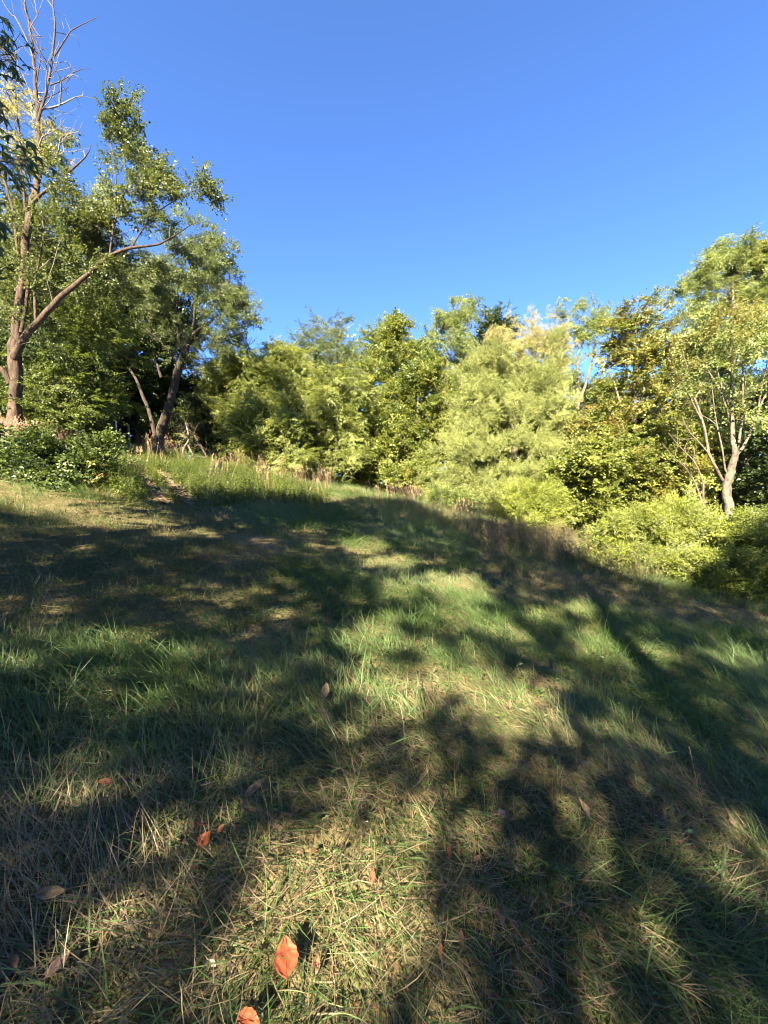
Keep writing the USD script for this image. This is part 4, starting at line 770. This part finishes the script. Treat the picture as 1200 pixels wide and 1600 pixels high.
# ------------------------------------------------------------------ single stalks and leaves in the near grass
def stalk(label, pts, r=0.0022, m=DRY):
    w = []
    for u, v, d, hgt in pts:
        x = (u - 600) / F * d; w.append([x, d, CAM_Z - (v - 800) / F * d])
    w = np.array(w); w[0, 2] = height(w[0, 0], w[0, 1]) - 0.02
    t = thing('grass_stalk', label, 'grass stalk', w[0])
    pts2, rr = resample(w, np.linspace(r, r * 0.4, len(w)), 22)
    obj('stem', tube(pts2, rr, 5), m, t, w[0], smooth=True)
    rq = np.random.default_rng(int(pts[0][0])); k = 9
    d = (pts2[-1] - pts2[-4]) / np.linalg.norm(pts2[-1] - pts2[-4])
    obj('seed_head', leaves_mesh(pts2[-1] - d * np.linspace(0, 0.06, k)[:, None], d + rq.normal(0, 0.4, (k, 3)), rq.normal(0, 1, (k, 3)), np.full(k, 0.014), np.full(k, 0.004)), m, t, w[0])
stalk('tall pale grass stalk rising through dark grass at right', [(1122, 1420, 2.05, 0), (1112, 1340, 2.05, 0), (1098, 1270, 2.07, 0), (1086, 1210, 2.1, 0), (1078, 1170, 2.12, 0)])
stalk('long thin pale stalk lying diagonally right of the sunny foreground patch', [(810, 1440, 1.75, 0), (780, 1390, 1.8, 0), (745, 1345, 1.88, 0), (715, 1305, 1.95, 0)], 0.0016)
stalk('bent pale stalk low in the grey grass at bottom right', [(925, 1545, 1.45, 0), (900, 1490, 1.5, 0), (885, 1460, 1.55, 0), (845, 1440, 1.6, 0)], 0.0018)
stalk('thin leaning stalk crossing the grass near the bottom right corner', [(1190, 1590, 1.35, 0), (1140, 1530, 1.42, 0), (1080, 1470, 1.5, 0), (1010, 1380, 1.62, 0)], 0.0016)

ORANGE = [mat(f'fallen_leaf_{k}', {
    'g': ('geometry', {}), 'n': ('noise_texture', {'scale': 45.0, 'detail': 4}), 'r': ('rgb_ramp', {'ramp': [(0.3, a), (0.65, b)]}),
    'p': ('principled_bsdf', {'roughness': 0.6, 'specular_ior_level': 0.25}), 't': ('translucent_bsdf', {}), 'm': ('mix_closure', {'fac': 0.25})},
    [('g.position', 'n.vector'), ('n.fac', 'r.fac'), ('r.color', 'p.base_color'), ('r.color', 't.color'), ('p.BSDF', 'm.closure1'), ('t.BSDF', 'm.closure2')], 'm.closure')
    for k, (a, b) in enumerate([((0.13, 0.03, 0.012), (0.26, 0.066, 0.026)), ((0.09, 0.034, 0.02), (0.17, 0.066, 0.036)), ((0.12, 0.085, 0.05), (0.22, 0.16, 0.095)), ((0.10, 0.06, 0.055), (0.17, 0.11, 0.095)), ((0.07, 0.12, 0.05), (0.12, 0.18, 0.075))])]
def fallen(label, u, v, length, ratio, yaw, m, lift=0.06, pitch=0.0, roll=0.0, cup=0.15, seed=0, stalk_len=0.12):
    """A dry leaf: blade with a wavy edge, sunk midrib and side veins, and a stalk."""
    r = np.random.default_rng(900 + seed)
    nu, nv = 22, 13
    s, t = np.linspace(0, 1, nu), np.linspace(-1, 1, nv); S, Tt = np.meshgrid(s, t, indexing='ij')
    prof = np.sin(math.pi * np.clip(S, 0.0, 1) ** 0.85) ** 0.9 * (1 + 0.05 * np.sin(S * 31 + np.sign(Tt) + seed))
    X, Y = (S - 0.5) * length, Tt * prof * length * ratio / 2
    vein = np.abs(((S * 7 - np.abs(Tt) * 1.1) % 1) - 0.5)
    Z = cup * length * (np.abs(Tt) ** 1.6 * prof * ratio + 0.8 * (S - 0.5) ** 2) + 0.012 * length * vein * np.abs(Tt) + 0.075 * length * (meshkit.fbm(np.stack([S * 5, Tt * 2.5, 0 * S + seed], -1), 3, seed) - 0.5) * 2
    V = np.stack([X, Y, Z], -1).reshape(-1, 3)
    i, j = np.meshgrid(np.arange(nu - 1), np.arange(nv - 1), indexing='ij')
    Fq = np.stack([i * nv + j, (i + 1) * nv + j, (i + 1) * nv + j + 1, i * nv + j + 1], -1).reshape(-1, 4)
    if yaw > 0.85: pitch = -abs(pitch) - 0.15
    ratio, cup = ratio * 1.12, cup * 1.3
    R = trimesh.transformations.euler_matrix(roll, pitch, yaw, 'sxyz')[:3, :3]
    g = G(u, v); lift *= 0.62; g = g + (np.array([0, 0, CAM_Z]) - g) * (lift / max(0.3, CAM_Z - g[2]))
    t = thing('fallen_leaf', label, 'leaf', g)
    obj('blade', (V @ R.T + g, Fq), m, t, g, smooth=True)
    mid = np.stack([np.linspace(-0.5 - stalk_len, 0.46, 12) * length, 0 * np.arange(12), np.interp(np.linspace(-0.5 - stalk_len, 0.46, 12), s - 0.5, Z[:, nv // 2]) + 0.0008], -1)
    obj('midrib', tube(mid @ R.T + g, np.linspace(0.0016, 0.0006, 12), 5), m, t, g, smooth=True)
fallen('large crumpled orange leaf lying in the sun at the bottom', 446, 1522, 0.090, 0.80, 1.85, ORANGE[0], 0.10, 0.35, 0.25, 0.12, 1)
fallen('small bright orange leaf below the brown one in shade', 320, 1331, 0.055, 0.8, 1.0, ORANGE[0], 0.08, 0.5, 0.3, 0.2, 2)
fallen('small red-brown leaf just above the bright orange one', 316, 1306, 0.055, 0.7, 0.2, ORANGE[1], 0.08, 0.3, -0.4, 0.25, 3)
fallen('tiny rusty leaf right of the red-brown one', 346, 1298, 0.035, 0.6, 0.9, ORANGE[1], 0.08, 0.4, 0.2, 0.2, 4)
fallen('pale tan curled leaf lying in shade at lower left', 80, 1397, 0.085, 0.36, 0.25, ORANGE[2], 0.09, 0.1, 0.7, 0.3, 5)
fallen('orange leaf half cut by the bottom edge left of the large one', 390, 1596, 0.07, 0.55, -0.3, ORANGE[0], 0.08, 0.1, 0.5, 0.25, 6)
fallen('narrow red-brown leaf stuck upright in sunny straw', 582, 1385, 0.05, 0.4, 1.3, ORANGE[1], 0.08, 0.9, 0.2, 0.3, 7)
fallen('thin rusty leaf right of the sunny straw patch', 702, 1345, 0.05, 0.4, 1.4, ORANGE[1], 0.09, 0.8, 0.0, 0.3, 8)
fallen('brown leaf standing edgewise right of the large orange leaf', 494, 1522, 0.045, 0.45, 1.5, ORANGE[1], 0.07, 0.6, 0.5, 0.3, 9)
fallen('tan leaf lying in green grass right of centre', 912, 1268, 0.085, 0.55, 1.9, ORANGE[2], 0.10, 0.5, 0.3, 0.2, 10)
fallen('dull brown leaf in grass left of the tan one', 785, 1285, 0.06, 0.7, 0.6, ORANGE[3], 0.09, 0.2, 0.3, 0.2, 11)
fallen('long pale dry leaf above the sunny tuft left of centre', 398, 1238, 0.11, 0.30, 0.7, ORANGE[2], 0.10, -0.4, 0.5, 0.25, 12)
fallen('pale withered dock leaf left of the middle sunlit patch', 508, 1080, 0.10, 0.5, 1.4, ORANGE[2], 0.14, -0.6, 0.5, 0.2, 13)
fallen('small brown leaf on dark turf at left', 165, 1236, 0.06, 0.45, 0.1, ORANGE[1], 0.09, 0.1, 0.4, 0.25, 14)
fallen('grey-brown curled leaf in the dark lower left corner', 92, 1535, 0.06, 0.5, 1.0, ORANGE[3], 0.07, 0.2, 0.3, 0.3, 15)
fallen('rusty leaf scrap beneath the green tussock at the bottom', 688, 1497, 0.035, 0.45, 1.4, ORANGE[1], 0.08, 0.8, 0.1, 0.2, 16)
fallen('pinkish dry leaf near the bottom right corner', 1163, 1575, 0.05, 0.6, 0.8, ORANGE[1], 0.08, 0.5, 0.3, 0.2, 17)
fallen('smooth pale green leaf among dark grass at right', 1083, 1311, 0.06, 0.5, -0.1, ORANGE[4], 0.14, 0.1, 0.1, 0.1, 18)
fallen('pink-tinged leaf in the middle sunlit patch', 796, 1100, 0.055, 0.5, 1.3, ORANGE[1], 0.16, 0.9, 0.2, 0.2, 19)

# ------------------------------------------------------------------ posts, tub and dead wood under the leaning tree
STEEL = mat('galvanised_steel', {'g': ('geometry', {}), 'n': ('noise_texture', {'scale': 30.0, 'detail': 3}), 'r': ('rgb_ramp', {'ramp': [(0.3, (0.35, 0.37, 0.40)), (0.7, (0.55, 0.57, 0.60))]}), 'p': ('principled_bsdf', {'roughness': 0.5, 'metallic': 0.3})},
            [('g.position', 'n.vector'), ('n.fac', 'r.fac'), ('r.color', 'p.base_color')], 'p.BSDF')
BLUE = mat('pale_blue_plastic', {'g': ('geometry', {}), 'n': ('noise_texture', {'scale': 9.0, 'detail': 3}), 'r': ('rgb_ramp', {'ramp': [(0.3, (0.08, 0.12, 0.17)), (0.7, (0.17, 0.22, 0.28))]}), 'p': ('principled_bsdf', {'roughness': 0.4})},
           [('g.position', 'n.vector'), ('n.fac', 'r.fac'), ('r.color', 'p.base_color')], 'p.BSDF')
g = G(183, 704)
t = thing('metal_post', 'thin grey metal post in front of the dark wood left of the leaning tree', 'post', g)
obj('post', tube(np.array([g + [0.02, 0, -0.2], g + [0, 0, 0.6], g + [-0.07, 0, 1.38], g + [-0.07, 0, 1.385]]), [0.028, 0.028, 0.028, 0.006], 10), STEEL, t, g)
obj('cap', trimesh.creation.cylinder(0.034, 0.03, sections=12).apply_translation(g + [-0.07, 0, 1.39]), STEEL, t, g)
g = G(189, 704) + np.array([0, 0.5, 0])
t = thing('wooden_post', 'weathered brown wooden post beside the grey metal one', 'post', g)
obj('post', tube(resample([g + [0, 0, -0.2], g + [0.02, 0, 0.6], g + [-0.01, 0, 1.2], g + [-0.01, 0, 1.22]], [0.05, 0.05, 0.045, 0.01], 14)[0], np.r_[np.full(13, 0.048), 0.01], 9, 0.15, 5), BARK['grey'], t, g)
g = G(290, 722) + np.array([0, 0.8, -0.12])
t = thing('plastic_tub', 'dull blue plastic tub half hidden under the brush pile', 'tub', g)
ring = [(0.30, 0.0), (0.36, 0.30), (0.40, 0.30), (0.40, 0.34), (0.34, 0.34), (0.28, 0.03), (0.0, 0.03)]
obj('body', trimesh.creation.revolve(np.array([(0.0, 0.0)] + ring), sections=28).apply_translation(g + [0, 0, 0.12]), BLUE, t, g, smooth=30)
for sgn in (-1, 1):
    obj('handle', tube(resample([g + [sgn * 0.39, -0.08, 0.43], g + [sgn * 0.47, 0, 0.40], g + [sgn * 0.39, 0.08, 0.43]], [1, 1, 1], 9)[0], 0.012, 6), BLUE, t, g)
rg = np.random.default_rng(71)
def dead_branch(label, pts, r, ntw, twl, m='grey'):
    w = np.array([P(*q) for q in pts]); w[0, 2] = height(w[0, 0], w[0, 1]) - 0.05
    t = thing('dead_branch', label, 'branch', w[0])
    p2, rr = resample(w, np.linspace(r, r * 0.35, len(w)), 24)
    obj('stem', tube(p2, rr, 8, 0.1, 3), BARK[m], t, w[0], smooth=True)
    tw = []
    for _ in range(ntw):
        q = p2[rg.integers(6, 24)]; d = rg.normal(0, 1, 3) * twl + [0, 0, -0.15]
        e = resample([q, q + d * 0.5 + rg.normal(0, 0.06, 3), q + d], [1, 1, 1], 7)[0]; tw.append(tube(e, np.linspace(r * 0.25, 0.003, 7), 4))
        for _ in range(3):
            q2 = e[rg.integers(2, 7)]; tw.append(tube(np.array([q2, q2 + rg.normal(0, 1, 3) * twl * 0.35]), [0.005, 0.002], 3))
    tag(obj('twigs', join(tw), BARK[m], t, w[0]), kind='stuff')
dead_branch('pale dead branch propped against the brush pile leaning left', [(282, 722, 17.0), (288, 700, 17.0), (295, 685, 17.0), (290, 660, 17.1)], 0.07, 10, 0.3)
dead_branch('pale dead branch of the brush pile leaning right to the ground', [(318, 734, 16.6), (306, 718, 16.8), (296, 700, 17.0), (286, 676, 17.1)], 0.06, 8, 0.3)
dead_branch('reddish twiggy dead bough hanging in the brush pile', [(330, 728, 17.4), (310, 690, 17.4), (285, 660, 17.4), (262, 640, 17.4)], 0.05, 34, 0.4, 'rough')
dead_branch('long dead stick sloping right behind the blue tub', [(345, 724, 17.6), (325, 716, 17.6), (300, 712, 17.6), (280, 700, 17.6)], 0.035, 4, 0.25)

# ------------------------------------------------------------------ the maple whose bough hangs in at the upper left
def palmate(rq, size):
    """A five-lobed leaf in the xy plane, stalk at the origin, tip along +x, slightly cupped."""
    pts = []
    lobes_ = [(-2.3, 0.42), (-1.15, 0.78), (0.0, 1.0), (1.15, 0.78), (2.3, 0.42)]
    for k, (a, l) in enumerate(lobes_):
        a = a * 0.62
        for da, m in ((-0.21, 0.62), (-0.12, 0.66), (-0.07, 0.86), (0, 1.0), (0.07, 0.86), (0.12, 0.66), (0.21, 0.62)):
            pts.append((l * m * math.cos(a + da), l * m * math.sin(a + da)))
        if k < 4: a2 = (lobes_[k][0] + lobes_[k + 1][0]) / 2 * 0.62; pts.append((0.40 * math.cos(a2), 0.40 * math.sin(a2)))
    p = np.array([(0.0, 0.0)] + pts) * size
    z = -0.25 * (p[:, 0] ** 2 + p[:, 1] ** 2) / size + rq.normal(0, 0.02 * size, len(p))
    f = np.array([[0, k, k + 1] for k in range(1, len(p) - 1)])
    return np.c_[p, z], f
rq = np.random.default_rng(81)
mx, my = -4.6, 1.7; mz = float(height(mx, my)); mb = np.array([mx, my, mz - 0.2])
t = thing('overhanging_maple', 'maple with dark lobed leaves hanging into the upper left corner', 'tree', mb)
tr = resample([mb, [mx + 0.1, my, mz + 2], [mx - 0.1, my + 0.1, mz + 4.5], [mx, my, mz + 7]], [0.2, 0.16, 0.11, 0.03], 30)
obj('trunk', tube(tr[0], tr[1], 14, 0.15, 8), BARK['grey'], t, mb, smooth=True)
D0 = 2.9
tips = [[(38, 60), (30, 90), (12, 80), (44, 105), (22, 115), (8, 120), (30, 125), (4, 100), (14, 60), (48, 75)], [(14, 150), (4, 165), (8, 190), (2, 205), (12, 215)], [(30, 240), (62, 250), (84, 268), (40, 262), (12, 245), (10, 270), (52, 272), (22, 285), (4, 230), (34, 275)], [(2, 320), (4, 355), (-2, 390), (6, 372), (-4, 430)]]
starts = [(-60, 30), (-40, 110), (-70, 220), (-60, 330)]
for grp, st in zip(tips, starts):
    a = np.array([mx - 0.0, my + 0.05, mz + 3.2 + 0.3 * (4 - starts.index(st))]); b = P(st[0], st[1], D0); c = P(np.mean([g_[0] for g_ in grp]), np.mean([g_[1] for g_ in grp]), D0)
    pts, rr = resample([a, (a + b) / 2 + [0, 0, 0.15], b, c], [0.035, 0.025, 0.014, 0.004], 22)
    obj('branch', tube(pts, rr, 7), BARK['grey'], t, mb, smooth=True)
    for (u, v) in grp + [(u - rq.uniform(2, 50), v + rq.uniform(-30, 30)) for (u, v) in grp for _ in range(3)]:
        e = P(u, v, D0 + rq.uniform(-0.25, 0.25)); s0 = pts[int(np.argmin(np.linalg.norm(pts - e, axis=1)))]
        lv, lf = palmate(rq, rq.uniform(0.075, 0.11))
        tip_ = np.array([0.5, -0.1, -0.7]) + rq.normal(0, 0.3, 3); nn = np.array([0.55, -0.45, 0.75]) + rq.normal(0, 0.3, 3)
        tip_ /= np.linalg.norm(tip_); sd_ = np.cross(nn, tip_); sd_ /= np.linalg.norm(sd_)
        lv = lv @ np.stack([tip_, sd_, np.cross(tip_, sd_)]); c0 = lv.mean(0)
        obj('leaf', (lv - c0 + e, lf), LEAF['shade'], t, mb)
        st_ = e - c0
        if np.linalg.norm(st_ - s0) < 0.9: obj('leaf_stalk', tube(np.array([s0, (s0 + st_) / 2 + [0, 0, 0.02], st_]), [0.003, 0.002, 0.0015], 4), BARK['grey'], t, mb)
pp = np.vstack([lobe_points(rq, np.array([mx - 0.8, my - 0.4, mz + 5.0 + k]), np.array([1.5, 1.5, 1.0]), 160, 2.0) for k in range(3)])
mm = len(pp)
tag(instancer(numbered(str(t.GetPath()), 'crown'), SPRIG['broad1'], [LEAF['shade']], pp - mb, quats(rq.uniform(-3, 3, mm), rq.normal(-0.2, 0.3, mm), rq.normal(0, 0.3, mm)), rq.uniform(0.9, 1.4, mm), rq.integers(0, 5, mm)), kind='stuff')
